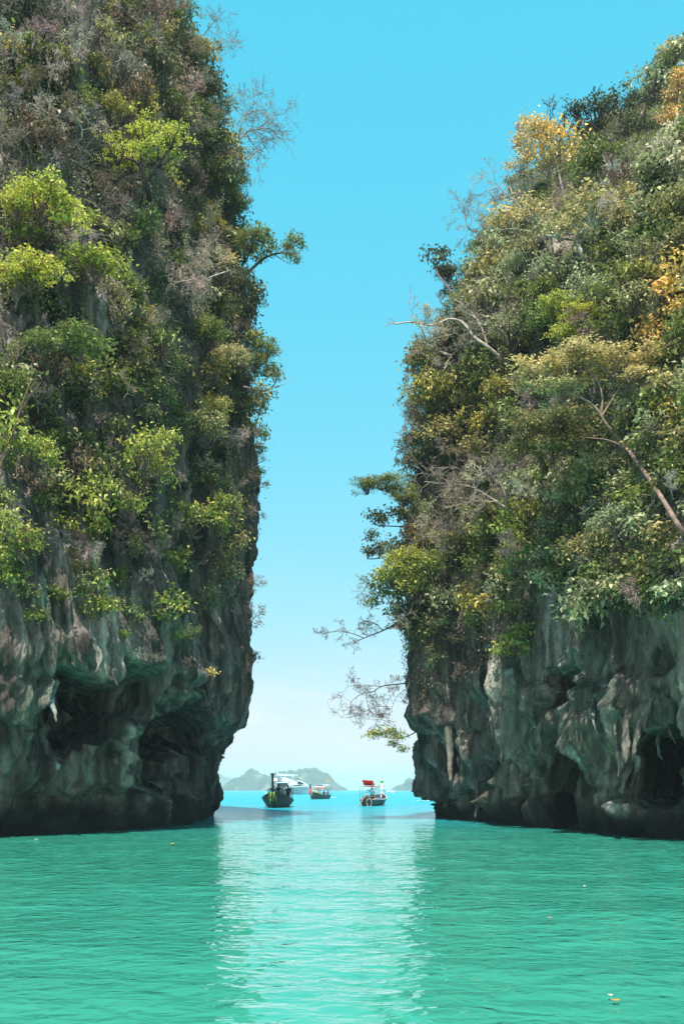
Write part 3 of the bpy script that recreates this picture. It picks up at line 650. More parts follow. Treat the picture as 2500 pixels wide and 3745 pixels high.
KINDS = dict(layer=LAYER, shrub=SHRUB, fine=FINE, tree=TREE, lime=LIME, airy=AIRY)

# ------------------------------------------------------------------ colours (leaf albedo)
LC = dict(lime=(0.500, 0.540, 0.100), bright=(0.360, 0.400, 0.085), green=(0.200, 0.250, 0.070), dark=(0.088, 0.105, 0.044), olive=(0.310, 0.300, 0.120), grey=(0.340, 0.375, 0.195), yellow=(0.700, 0.540, 0.170), orange=(0.660, 0.450, 0.130), straw=(0.560, 0.490, 0.220), cream=(0.660, 0.620, 0.420), brown=(0.220, 0.165, 0.115), pink=(0.600, 0.420, 0.300), yolive=(0.420, 0.380, 0.090))
LWORD = dict(lime='lime green', bright='bright green', green='mid green', dark='dark green', olive='dull olive', grey='grey green', yellow='golden yellow', orange='orange', straw='straw yellow', cream='pale cream', brown='dry brown', pink='pinkish', yolive='yellowish olive')
BC = dict(tan=(.26, .20, .15), grey=(.30, .255, .20), pale=(.44, .385, .32), dark=(.06, .05, .04), brown=(.16, .12, .09), mauve=(.30, .245, .20))
SIDE = dict(L=(cliffL, bvL), R=(cliffR, bvR))
ORI = Vector((0, 0, CH))
WALLN = dict(L=(fL, nL), R=(fR, nR))
def hit(side, px, py):
    h = SIDE[side][1].ray_cast(ORI, ray(px, py).normalized())
    if h[0] is None: return None, None
    ff, nn = WALLN[side]; n = nn[min(ff[h[2]][0], len(nn) - 1)]
    return h[0], Vector(n.tolist()).normalized()
def stand_off(side, px, py, rw, out):
    """distance at which a crown of radius rw stands clear of the wall behind (px, py)"""
    p, n = hit(side, px, py)
    if p is None: return None
    c = abs(n.dot(ray(px, py).normalized()))
    return p.y - min(out * rw / max(c, .25), 2.4 * rw)
def root_near(side, px, py, dx):
    for k in range(14):
        p, n = hit(side, px + dx * k * 14, py + 6 * k)
        if p is not None: return p, n
    return None, None
HEROES = []
PLANTS = []      # everything placed, for labels: dict(o, px, py, r, side, word, noun, land)
prr = np.random.default_rng(55)
def col4(c, j=.12):
    k = 1 + prr.uniform(-j, j); h = prr.uniform(-.08, .08)
    return (min(1, c[0] * k * (1 + h)), min(1, c[1] * k), min(1, c[2] * k * (1 - h)), 1)
def trunk_obj(pts, r0, r1, parent, color, name='trunk', n=7):
    """pts in world space; parent is an empty with a plain translation"""
    o = parent.location; P = [Vector(q) - o for q in pts]; m = len(P)
    v, f = tube_np(P, [r0 + (r1 - r0) * i / (m - 1) for i in range(m)], n, False)
    me = mesh_np(name, np.array([tuple(q) for q in v]), np.array(f)); ob = link(name, me, M_BARK, parent); ob.color = (*color, 1); return ob
def spline(P, n=5):
    P = [Vector(q) for q in P]; out = []
    for i in range(len(P) - 1):
        a, b, c, d = P[max(i - 1, 0)], P[i], P[i + 1], P[min(i + 2, len(P) - 1)]
        for k in range(n):
            t_ = k / n; out.append(.5 * ((2 * b) + (c - a) * t_ + (2 * a - 5 * b + 4 * c - d) * t_ * t_ + (3 * b - a - 3 * c + d) * t_ ** 3))
    out.append(P[-1]); return out
def plant(side, px, py, rpx, kind, color, name='shrub', bark='brown', squash=1.0, out=.8, depth=None, root=None, trunk=None, lobes=None, label=None, land=None, noun=None, var=None, cat=None):
    """crown centred at picture place (px, py) with picture radius rpx, its stem rooted on the cliff wall"""
    p, n = hit(side, px, py); depth_given = depth is not None
    if depth is None:
        if p is None:
            p2, n2 = root_near(side, px, py, -1 if side == 'L' else 1)
            if p2 is None: return None
            depth = p2.y
        else: depth = p.y
    rw = rpx / F * depth
    free = p is None or depth_given
    d = depth - rw * out if free else stand_off(side, px, py, rw, out)
    c = at(px, py, d)
    if root is not None: rp, rn = root_near(side, root[0], root[1], -1 if side == 'L' else 1)
    else: rp, rn = root_near(side, px, py + rpx * .75, -1 if side == 'L' else 1)
    if rp is None: rp = c + Vector((-.6 if side == 'L' else .6, .6, -rw))
    e = empty(name, rp)
    vs = KINDS[kind]; v = vs[prr.integers(len(vs))] if var is None else vs[var]
    bc = tuple(x * (1 + prr.uniform(-.2, .2)) for x in BC[bark])
    bits = lobes or [(px, py, rpx)]
    first = None
    for (lx, ly, lr) in bits:
        w_ = lr / F * depth; dl = stand_off(side, lx, ly, w_, 1.25 if lobes else .6)
        cc = at(lx, ly, min(d, 1e9 if dl is None else dl) + prr.uniform(-.2, .2) * w_); w_ *= 1.12
        v = vs[prr.integers(len(vs))] if var is None else v
        if w_ < .72: v = TUFT[prr.integers(len(TUFT))]
        rz = prr.uniform(0, 6.28); s = w_ / v[2]
        cr = link('crown' if name != 'shrub' else 'foliage', v[0], None, e); br = link('branches', v[1], None, e)
        for o_ in (cr, br):
            o_.location = cc - rp; o_.rotation_euler = (prr.uniform(-.15, .15), prr.uniform(-.15, .15), rz); o_.scale = (s, s, s * squash)
        cr['kind'] = 'stuff'; br['kind'] = 'stuff'; cr.color = col4(LC[color]); br.color = (*bc, 1)
        if first is None: first = cc - Vector((0, 0, .72 * w_ * squash))
    if HEROES is not None and (label or lobes): HEROES.extend(bits)
    base = first
    if trunk is None:
        mid = rp.lerp(base, .5) + Vector((0, -.12 * rw, -.18 * rw)); pts = spline([rp + Vector((0, .15, 0)), mid, base, c], 4)
        trunk_obj(pts, max(.02, rw * .07), rw * .03, e, bc, 'trunk' if name != 'shrub' else 'stem', 6)
    else:
        for (pp, r0, r1) in trunk:
            qs = []; HEROES.extend((a0 + (a1 - a0) * k_ / 4, b0_ + (b1_ - b0_) * k_ / 4, 34) for (a0, b0_, _), (a1, b1_, _) in zip(pp[:-1], pp[1:]) for k_ in range(4))
            for k_, (a, b, dd) in enumerate(pp):
                h_ = hit(side, a, b)[0]; lim = 1e9 if h_ is None else h_.y + (.2 if k_ == 0 else -.9)
                qs.append(at(a, b, min(d + dd + .8, lim)))
            trunk_obj(spline(qs, 5), r0, r1, e, bc, 'trunk')
    PLANTS.append(dict(o=e, px=px, py=py, r=rpx, side=side, word=LWORD[color], noun=noun or ('shrub' if name == 'shrub' else 'tree'), label=label, land=land, cat=cat or ('shrub' if name == 'shrub' else 'tree')))
    return e
def bare(side, px, py, rpx, color='pale', rotx=None, roty=None, depth=None, name='leafless_shrub', label=None, land=None, noun='leafless shrub', var=None, word=None):
    """(px, py) is where it roots; rpx its reach"""
    p, n = hit(side, px, py)
    if p is None: p, n = root_near(side, px, py, -1 if side == 'L' else 1)
    if p is None: return None
    rw = rpx / F * p.y
    v = BARE[prr.integers(len(BARE))] if var is None else BARE[var]
    vr = ray(px, py).normalized(); e = empty(name, p); s = rw * 1.25 / (v[2] * .5) * .55
    off = -vr * min(.55 * rw / max(abs(n.dot(vr)), .3), 1.3 * rw)
    bc = tuple(x * (1 + prr.uniform(-.15, .15)) for x in BC[color])
    ry = prr.uniform(-.8, .8) if roty is None else roty; rx = prr.uniform(-.3, .3) if rotx is None else rotx
    a = link('limbs', v[0], None, e); b = link('twigs', v[1], None, e); a['kind'] = 'stuff'; b['kind'] = 'stuff'
    for o_ in (a, b):
        o_.location = off; o_.rotation_euler = (rx, ry, prr.uniform(-.5, .5)); o_.scale = (s, s, s); o_.color = (*bc, 1)
    trunk_obj([p + n * -.2, p + off * .5 + Vector((0, 0, -.12 * rw)), p + off], .06 * s, .04 * s, e, bc, 'root_stem', 5)
    PLANTS.append(dict(o=e, px=px, py=py, r=rpx, side=side, word=word or dict(pale='pale grey', grey='grey', dark='dark', brown='brown', mauve='pinkish grey')[color], noun=noun, label=label, land=land, cat='bare shrub' if 'shrub' in name else 'bare tree'))
    return e
def spiky(side, px, py, rpx, color='olive', label=None):
    p, n = hit(side, px, py)
    if p is None: return
    rw = rpx / F * p.y; e = empty('spiky_plant', p)
    b = link('blades', SPIKY[prr.integers(3)], None, e); b.location = (0, -.5 * rw, .3 * rw); s = rw / .7; b.scale = (s, s, s); b.rotation_euler = (.5, prr.uniform(-.3, .3), prr.uniform(0, 6)); b.color = col4(LC[color])
    trunk_obj([p + Vector((0, .1, -.2 * rw)), p + Vector((0, -.3 * rw, 0)), p + Vector((0, -.5 * rw, .3 * rw))], .05, .035, e, BC['brown'], 'stem', 5)
    PLANTS.append(dict(o=e, px=px, py=py, r=rpx, side=side, word=LWORD[color], noun='spiky rosette plant', label=label, land=None, cat='plant'))

# ------------------------------------------------------------------ the plants one can pick out
T = 'tree'
# left cliff
plant('L', 150, 745, 110, 'lime', 'lime', T, squash=.9, lobes=[(150, 720, 105), (265, 800, 62), (60, 760, 70)], label='bright lime green tree, highest lime crown on left cliff', land='the highest lime tree')
plant('L', 110, 1000, 115, 'lime', 'lime', T, squash=.7, label='broad lime green tree at left frame edge below the highest lime tree', land='the left edge lime tree')
plant('L', 345, 975, 105, 'lime', 'lime', T, squash=.8, label='lime green tree right of the lime tree at left frame edge', land='the inner lime tree')
plant('L', 520, 520, 165, 'layer', 'lime', T, bark='dark', squash=.6, lobes=[(430, 560, 85), (520, 490, 100), (620, 500, 85), (580, 570, 80), (480, 600, 60)], root=(545, 720), trunk=[([(548, 730, -.2), (535, 670, -1.0), (505, 600, -1.1), (440, 570, -1.1)], .11, .03), ([(535, 670, -1.0), (570, 610, -1.2), (630, 530, -1.1)], .07, .03), ([(520, 630, -1.0), (515, 560, -1.2), (520, 500, -1.1)], .06, .02)],
      label='yellow green umbrella tree with dark forked trunk on left cliff', land='the umbrella tree')
plant('L', 420, 395, 62, 'fine', 'yolive', T, squash=.9, label='small yellowish tree just above the umbrella tree on left cliff', land='the small yellowish tree')
plant('L', 765, 1515, 75, 'fine', 'yolive', T, squash=1.0, label='yellow green fine-leaved tree near the right rim of left cliff', land='the yellow rim tree')
plant('L', 745, 1575, 95, 'fine', 'olive', squash=.8)
plant('L', 770, 1230, 75, 'fine', 'green', squash=.9, label='fresh green soft shrub near the right rim of left cliff', land='the soft green shrub')
plant('L', 560, 1650, 110, 'airy', 'bright', T, lobes=[(520, 1660, 90), (610, 1620, 70), (570, 1720, 70)], label='loose bright green tree in the middle of the left cliff', land='the loose green tree')
plant('L', 400, 1800, 100, 'airy', 'bright', T, lobes=[(390, 1790, 85), (470, 1850, 75), (330, 1840, 60)], label='airy yellow green tree spreading over bare rock of left cliff', land='the airy tree')
plant('L', 740, 1890, 90, 'airy', 'bright', T, lobes=[(700, 1890, 70), (790, 1920, 75), (830, 1850, 55)], label='bright leafy tree low on the left cliff near its rim', land='the low leafy tree')
plant('L', 835, 2070, 60, 'airy', 'olive', lobes=[(820, 2040, 55), (830, 2110, 60), (870, 1990, 45)])
plant('L', 70, 1640, 100, 'tree', 'bright', T, bark='brown', lobes=[(100, 1640, 75), (30, 1580, 70), (170, 1670, 55)], root=(0, 1720), trunk=[([(-10, 1740, 0), (30, 1640, -.7), (70, 1520, -1.0), (105, 1420, -1.2), (120, 1385, -1.2)], .060, .02), ([(75, 1510, -1.0), (110, 1450, -1.1), (150, 1400, -1.1)], .025, .01)], label='yellow green tree with leaning grey trunk at left frame edge', land='the leaning grey trunk')
plant('L', 25, 1930, 60, 'airy', 'bright', lobes=[(20, 1900, 50), (35, 1970, 50), (15, 2030, 40)], label='hanging yellow green shrub at left frame edge low down', land='the hanging edge shrub')
plant('L', 215, 1255, 130, 'fine', 'green', T, squash=.6, lobes=[(150, 1260, 80), (260, 1240, 90), (340, 1270, 70)], label='wide dense mid green tree below the lime trees on left cliff', land='the wide green tree')
plant('L', 305, 1370, 55, 'fine', 'bright', squash=.7)
plant('L', 455, 1395, 65, 'airy', 'bright', squash=.6)
plant('L', 570, 1440, 70, 'tree', 'green', squash=1.1)
plant('L', 455, 2320, 26, 'shrub', 'bright', label='small bright tuft of leaves alone on rock above the arched hollow', land='the lone tuft', squash=.7)
plant('L', 345, 2140, 55, 'airy', 'green')
plant('L', 640, 2050, 50, 'airy', 'green')
plant('L', 230, 1780, 45, 'shrub', 'green'); plant('L', 190, 1750, 50, 'fine', 'grey', squash=.8); plant('L', 500, 2010, 40, 'airy', 'olive'); plant('L', 570, 1960, 60, 'airy', 'olive')
plant('L', 80, 1380, 60, 'shrub', 'grey'); plant('L', 30, 1480, 60, 'shrub', 'bright'); plant('L', 320, 560 + 900, 60, 'fine', 'dark')
plant('L', 770, 2460, 24, 'airy', 'yellow', label='tiny tuft of yellowing leaves on the rock near the left rim', land='the yellow tuft')
# left rim against the sky
plant('L', 930, 880, 60, 'tree', 'green', T, bark='dark', depth=50, out=.2, squash=1.0, lobes=[(915, 880, 55), (965, 860, 38), (985, 900, 30), (955, 930, 34)], root=(885, 980), label='dark leafy tree at the left rim behind the reaching branch', land='the rim tree')
plant('L', 1060, 890, 50, 'airy', 'green', T, bark='brown', depth=49.5, out=0, lobes=[(1050, 905, 28), (1075, 870, 26), (1095, 890, 24), (1060, 930, 22), (1085, 950, 20)], root=(890, 1020), trunk=[([(880, 1030, .3), (925, 980, .1), (975, 940, 0), (1030, 925, 0), (1075, 930, 0), (1110, 905, 0)], .09, .015), ([(1000, 930, 0), (1040, 955, 0), (1065, 970, 0)], .03, .008), ([(1030, 925, 0), (1060, 885, 0), (1080, 865, 0)], .025, .008)], label='branch with leafy tips reaching farthest right from left cliff', land='the reaching branch')
plant('L', 915, 1070, 60, 'tree', 'dark', T, bark='brown', depth=50, out=.2, squash=1.5, lobes=[(900, 1050, 50), (925, 1110, 45), (905, 1160, 40)], root=(880, 1260), trunk=[([(870, 1250, .3), (890, 1210, .1), (905, 1150, 0), (920, 1100, 0), (930, 1060, 0)], .12, .05)], label='dark hanging tree on thick trunk at left cliff rim', land='the dark hanging tree')
plant('L', 950, 1270, 65, 'tree', 'green', T, depth=50, out=.2, squash=1.0, lobes=[(930, 1240, 45), (970, 1280, 50), (930, 1320, 50), (985, 1350, 32), (995, 1250, 20)], label='green tree bulging from left rim into the sky halfway up', land='the bulging rim tree')
plant('L', 985, 1420, 40, 'airy', 'olive', T, bark='pale', depth=50, out=.1, lobes=[(960, 1440, 40), (1000, 1370, 34), (950, 1490, 36)], root=(915, 1430), trunk=[([(890, 1415, .3), (930, 1425, 0), (970, 1430, 0), (1000, 1410, 0), (1015, 1385, 0)], .07, .02), ([(990, 1420, 0), (1040, 1405, 0), (1085, 1385, 0)], .02, .005)], label='crooked pale branch with leaves poking from left rim', land='the crooked pale branch')
plant('L', 940, 1580, 40, 'airy', 'green', depth=50, out=.1, lobes=[(925, 1570, 40), (960, 1590, 26), (950, 1640, 26)])
plant('L', 950, 1730, 22, 'airy', 'green', depth=50, out=.1); plant('L', 930, 2400, 18, 'shrub', 'dark', depth=50.3, out=0, root=(922, 2410), squash=1.5)
plant('L', 660, 60, 60, 'tree', 'green', T, label='green tree at the very top of the left cliff rim', land='the top rim tree', out=.3)
plant('L', 745, 175, 60, 'tree', 'olive', T, lobes=[(720, 165, 50), (765, 195, 40), (700, 220, 50)], land='the upper rim olive tree', label='olive tree on left rim below the topmost rim tree')
plant('L', 775, 290, 55, 'tree', 'dark', T, lobes=[(770, 270, 38), (785, 320, 35), (745, 330, 50)], land='the dark rim clump', label='dark green clump on left rim beside the bare pinkish tree')
plant('L', 870, 540, 50, 'fine', 'straw', T, lobes=[(860, 545, 40), (830, 500, 35)], land='the straw rim tree', label='straw coloured tuft on left rim under the bare pinkish tree')
plant('L', 835, 620, 60, 'tree', 'dark', T); plant('L', 840, 740, 60, 'tree', 'green', T); plant('L', 800, 400, 60, 'tree', 'olive', T)
bare('L', 840, 330, 90, 'mauve', 0, .5, name='leafless_tree', noun='leafless tree', var=1)
bare('L', 760, 180, 80, 'mauve', 0, .6, name='leafless_tree', noun='leafless tree', var=2)
for (x, y, r, c, ry) in [(600, 1080, 140, 'pale', .9), (690, 1030, 130, 'pale', .8), (700, 1120, 120, 'grey', .4), (830, 1650, 90, 'pale', .5), (660, 1790, 100, 'pale', .7), (830, 1850, 90, 'grey', .4), (860, 2270, 90, 'pale', .6), (900, 2180, 60, 'grey', .4), (330, 2060, 100, 'brown', -.6), (420, 2010, 110, 'brown', .5), (650, 1960, 80, 'pale', -.4),
                         (180, 320, 130, 'pale', .6), (270, 210, 100, 'pale', .5), (330, 130, 120, 'grey', -.3), (120, 180, 120, 'mauve', .4), (480, 180, 110, 'grey', .5), (560, 250, 110, 'pale', .4), (60, 420, 110, 'mauve', .2), (200, 480, 110, 'grey', -.3), (300, 500, 90, 'pale', .3), (420, 300, 100, 'grey', .2), (660, 400, 110, 'pale', .5), (700, 520, 100, 'grey', .4),
                         (80, 560, 90, 'mauve', -.2), (190, 620, 80, 'grey', .3), (640, 660, 90, 'pale', .4), (700, 780, 100, 'grey', -.5), (760, 860, 100, 'grey', .5), (470, 780, 90, 'mauve', .3), (620, 880, 90, 'mauve', -.3), (380, 720, 80, 'brown', .2), (560, 1230, 100, 'grey', .3), (120, 900, 80, 'mauve', .5), (60, 1130, 80, 'mauve', .3), (480, 1330, 90, 'grey', .5), (690, 1350, 90, 'grey', .2), (580, 1560, 80, 'brown', -.4), (760, 1730, 80, 'pale', .4),
                         (860, 690, 80, 'mauve', .7), (930, 1900, 60, 'mauve', .8), (30, 250, 100, 'grey', .1), (250, 60, 110, 'grey', .3), (480, 40, 110, 'brown', .2), (580, 120, 100, 'mauve', .3), (930, 2290, 50, 'mauve', .9), (940, 1700, 60, 'mauve', .9), (30, 120, 90, 'mauve', .2)]:
    bare('L', x, y, r, c, None, ry)
for (x, y, r, c) in [(150, 595, 42, 'bright'), (28, 330, 40, 'olive'), (250, 405, 34, 'olive'), (290, 290, 34, 'bright'), (395, 60, 34, 'olive'), (582, 305, 34, 'olive'), (350, 825, 36, 'bright'), (112, 635, 30, 'bright'), (190, 340, 30, 'olive'), (268, 245, 36, 'yolive'), (715, 1720, 32, 'bright'), (425, 1320, 40, 'yolive'), (375, 1450, 28, 'bright'), (440, 1400, 30, 'bright'), (620, 245, 34, 'olive'), (340, 820, 24, 'bright'), (420, 20 + 1290, 26, 'green'), (660, 250, 26, 'yolive')]:
    spiky('L', x, y, r, c)

# right cliff
plant('R', 2230, 430, 160, 'layer', 'dark', T, bark='dark', depth=57, out=.6, squash=1.0, lobes=[(2110, 410, 80), (2200, 390, 95), (2300, 410, 90), (2170, 470, 80), (2270, 490, 90), (2340, 460, 60)], root=(2290, 620), trunk=[([(2310, 640, -.2), (2290, 570, -1.5), (2230, 510, -1.7), (2150, 450, -1.7)], .16, .04), ([(2285, 560, -1.5), (2300, 480, -1.7), (2290, 420, -1.6)], .09, .03)], label='dark green umbrella tree topping the skyline of right cliff', land='the dark umbrella tree')
plant('R', 1960, 530, 130, 'airy', 'yellow', T, bark='grey', depth=54, squash=.9, lobes=[(2040, 530, 85), (1960, 460, 65), (1930, 540, 60), (2010, 600, 70), (1900, 600, 45), (1990, 480, 55)], root=(2070, 790), trunk=[([(2075, 800, -.2), (2060, 730, -1.2), (2045, 650, -1.4), (2020, 570, -1.4)], .09, .03)], label='golden yellow tree on right skyline left of the dark umbrella tree', land='the golden skyline tree')
plant('R', 1900, 480, 40, 'airy', 'pink', T, bark='grey', lobes=[(1905, 470, 40), (1900, 520, 32)], land='the pinkish sapling', label='pinkish leaved sapling at the edge of the golden skyline tree')
plant('R', 1900, 790, 110, 'airy', 'straw', T, bark='pale', squash=.6, lobes=[(1880, 800, 85), (1960, 780, 80), (2170, 770, 80), (2110, 810, 70), (1820, 820, 50), (2040, 850, 50)], root=(2140, 970), trunk=[([(2150, 985, -.2), (2125, 930, -1.3), (2105, 875, -1.6)], .11, .08), ([(2108, 880, -1.6), (2030, 868, -1.8), (1930, 845, -1.8), (1860, 838, -1.8), (1810, 846, -1.8)], .055, .018), ([(2108, 880, -1.6), (2130, 830, -1.6), (2170, 780, -1.6)], .06, .02)], label='straw yellow tree with long horizontal pale limb on right cliff', land='the tree with horizontal limb')
bare('R', 1900, 790, 110, 'pale', 0, -.35, name='leafless_tree', noun='leafless tree', label='tall bare twigs standing against sky left of the golden tree', land='the bare skyline twigs', var=1)
bare('R', 1760, 860, 90, 'grey', 0, -.5, name='leafless_tree', noun='leafless tree', var=2)
bare('R', 1850, 700, 80, 'pale', 0, -.4, name='leafless_tree', noun='leafless tree', var=3)
plant('R', 2465, 400, 70, 'airy', 'orange', T, squash=1.4, lobes=[(2480, 290, 50), (2460, 360, 55), (2440, 440, 50), (2480, 420, 45)], label='tall orange tree at right frame edge near the top', land='the tall orange tree')
plant('R', 2460, 540, 70, 'airy', 'cream', T, lobes=[(2480, 480, 50), (2450, 550, 55), (2490, 590, 50)], label='pale cream blossoming tree at right frame edge', land='the cream tree')
plant('R', 2480, 170, 45, 'airy', 'pink', T, label='pinkish leaved tree in the top right corner', land='the top corner tree')
plant('R', 2400, 330, 60, 'tree', 'grey', T, lobes=[(2380, 330, 50), (2420, 260, 45), (2440, 210, 40)])
plant('R', 2090, 1120, 80, 'lime', 'lime', squash=.9, lobes=[(2060, 1110, 65), (2120, 1150, 60), (2070, 1230, 60), (2010, 1120, 40)], label='vivid lime green shrub in the middle of the right hillside', land='the vivid lime shrub')
plant('R', 2455, 1040, 80, 'airy', 'yellow', T, lobes=[(2480, 980, 60), (2440, 1060, 60), (2480, 1120, 50)], label='golden tree at right frame edge level with the lime shrub', land='the golden edge tree')
plant('R', 2390, 1210, 60, 'airy', 'orange', T, lobes=[(2360, 1210, 50), (2430, 1230, 45)], label='small orange tree below the golden tree at right edge', land='the small orange tree')
plant('R', 2150, 1370, 200, 'fine', 'straw', T, bark='tan', squash=.5, lobes=[(2010, 1350, 100), (2120, 1310, 110), (2240, 1330, 110), (2330, 1380, 80), (2060, 1430, 80), (1960, 1390, 60)], root=(2480, 1940), trunk=[([(2510, 1980, .3), (2470, 1910, -1.0), (2390, 1780, -1.8), (2290, 1640, -.9), (2220, 1560, -.9), (2190, 1510, -.9)], .08, .045), ([(2190, 1510, -.9), (2150, 1470, -.9), (2060, 1430, -.9), (1960, 1400, -.9)], .05, .015), ([(2195, 1515, -.9), (2200, 1450, -.9), (2180, 1390, -.9), (2120, 1330, -.9)], .05, .015), ([(2200, 1520, -.9), (2250, 1440, -.9), (2300, 1370, -.9)], .04, .015), ([(2290, 1640, -.9), (2220, 1610, -.9), (2140, 1600, -.9)], .035, .01)],
      label='wide pale yellow tree on a long leaning trunk on right cliff', land='the long leaning trunk')
plant('R', 2000, 1580, 170, 'fine', 'olive', T, squash=.6, lobes=[(1950, 1560, 100), (2080, 1560, 110), (2020, 1640, 100), (1900, 1640, 80)], label='broad olive tree under the wide pale yellow tree', land='the broad olive tree')
plant('R', 1620, 980, 60, 'tree', 'dark', T, depth=53, lobes=[(1590, 950, 42), (1640, 1000, 48), (1670, 1060, 50), (1620, 930, 30)], root=(1700, 1130), label='dark tree leaning left into sky from upper right cliff', land='the leaning dark tree')
plant('R', 1390, 1770, 80, 'fine', 'green', T, bark='dark', depth=48.5, out=0, squash=.7, lobes=[(1340, 1780, 52), (1400, 1760, 58), (1450, 1790, 58), (1490, 1820, 55)], root=(1560, 1860), trunk=[([(1580, 1870, 2), (1510, 1845, .6), (1450, 1810, .1), (1380, 1790, 0)], .08, .02)], label='flat green tree reaching left over the channel from right cliff', land='the reaching flat tree')
plant('R', 1380, 1900, 40, 'airy', 'dark', depth=48.5, out=0, root=(1540, 1920), lobes=[(1370, 1890, 36), (1400, 1900, 36), (1460, 1880, 40)], label='thin dark twig of leaves below the reaching flat tree', land='the thin dark twig')
plant('R', 1370, 2010, 40, 'airy', 'dark', depth=48.5, out=0, root=(1540, 2010), lobes=[(1345, 2020, 30), (1390, 2005, 40), (1360, 1960, 26)])
plant('R', 1510, 2080, 100, 'shrub', 'bright', T, depth=48.5, lobes=[(1470, 2050, 65), (1560, 2070, 70), (1430, 2110, 55), (1500, 2140, 65)], root=(1580, 2160), label='bright green tree on the left bulge of the right cliff', land='the bulge tree')
plant('R', 1400, 2150, 50, 'airy', 'green', depth=48.5, out=.2, root=(1520, 2180), lobes=[(1390, 2120, 42), (1420, 2170, 45), (1360, 2200, 32), (1450, 2230, 45)])
plant('R', 1400, 2690, 55, 'airy', 'bright', T, bark='dark', depth=49.5, out=0, squash=.7, lobes=[(1365, 2685, 34), (1410, 2675, 38), (1450, 2690, 34), (1440, 2720, 26), (1475, 2740, 22)], root=(1520, 2670), trunk=[([(1530, 2670, .6), (1495, 2690, 0), (1450, 2700, 0), (1380, 2695, 0)], .035, .01)], label='small leafy branch hanging over open water at right cliff base', land='the small low branch')
plant('R', 1850, 2360, 50, 'shrub', 'bright', depth=None, lobes=[(1880, 2350, 45), (1830, 2380, 40), (1900, 2310, 38)], label='bright green sprig hanging lowest over the rock of right cliff', land='the lowest bright sprig')
plant('R', 1745, 2190, 60, 'shrub', 'yolive', lobes=[(1720, 2190, 50), (1770, 2210, 45)])
plant('R', 2280, 1910, 90, 'tree', 'grey', T, lobes=[(2250, 1890, 75), (2330, 1930, 70)], label='pale grey green tree below the long leaning trunk', land='the pale grey tree')
plant('R', 2320, 1810, 70, 'tree', 'bright', squash=.5)
plant('R', 2170, 2190, 60, 'tree', 'grey'); plant('R', 1700, 1960, 70, 'airy', 'straw', squash=.7)
plant('R', 1870, 1960, 60, 'shrub', 'bright', lobes=[(1860, 1930, 50), (1890, 1990, 45), (1870, 1870, 45)])
bare('R', 1780, 1820, 190, 'mauve', .2, -.8, name='leafless_tree', noun='leafless tree', var=5)
bare('R', 1640, 1300, 170, 'pale', 0, -1.0, name='leafless_tree', noun='leafless tree', var=4)
for (x, y, r, c, ry) in [(1560, 1530, 110, 'pale', -.9), (1570, 1620, 120, 'mauve', -.8), (1560, 1430, 100, 'mauve', -.8), (1640, 1700, 110, 'mauve', -.5), (1650, 2040, 110, 'grey', -.6), (1560, 2000, 110, 'pale', -.8), (1490, 2200, 100, 'brown', -.9), (1880, 2080, 80, 'mauve', .2), (2010, 2240, 110, 'pale', .7), (2340, 2240, 120, 'grey', -.8), (2390, 1200, 90, 'pale', -.6), (2440, 920, 90, 'mauve', -.3), (2230, 780, 80, 'grey', .2), (1760, 1150, 110, 'mauve', -.5), (1850, 1250, 100, 'pale', -.6),
                         (2120, 1640, 90, 'pale', -.8), (2330, 1500, 80, 'grey', .2), (1960, 1830, 80, 'pale', -.6), (1640, 1180, 90, 'mauve', -.6), (2380, 1640, 80, 'grey', -.2), (1900, 1430, 90, 'grey', -.5), (1980, 1050, 80, 'grey', -.4), (2270, 2080, 70, 'brown', -.3), (1500, 2330, 90, 'brown', -.6)]:
    bare('R', x, y, r, c, None, ry)
for (x, y, r, c) in [(1395, 2340, 20, 'bright'), (1570, 2440, 34, 'grey'), (1590, 2400, 30, 'grey')]: spiky('R', x, y, r, c)

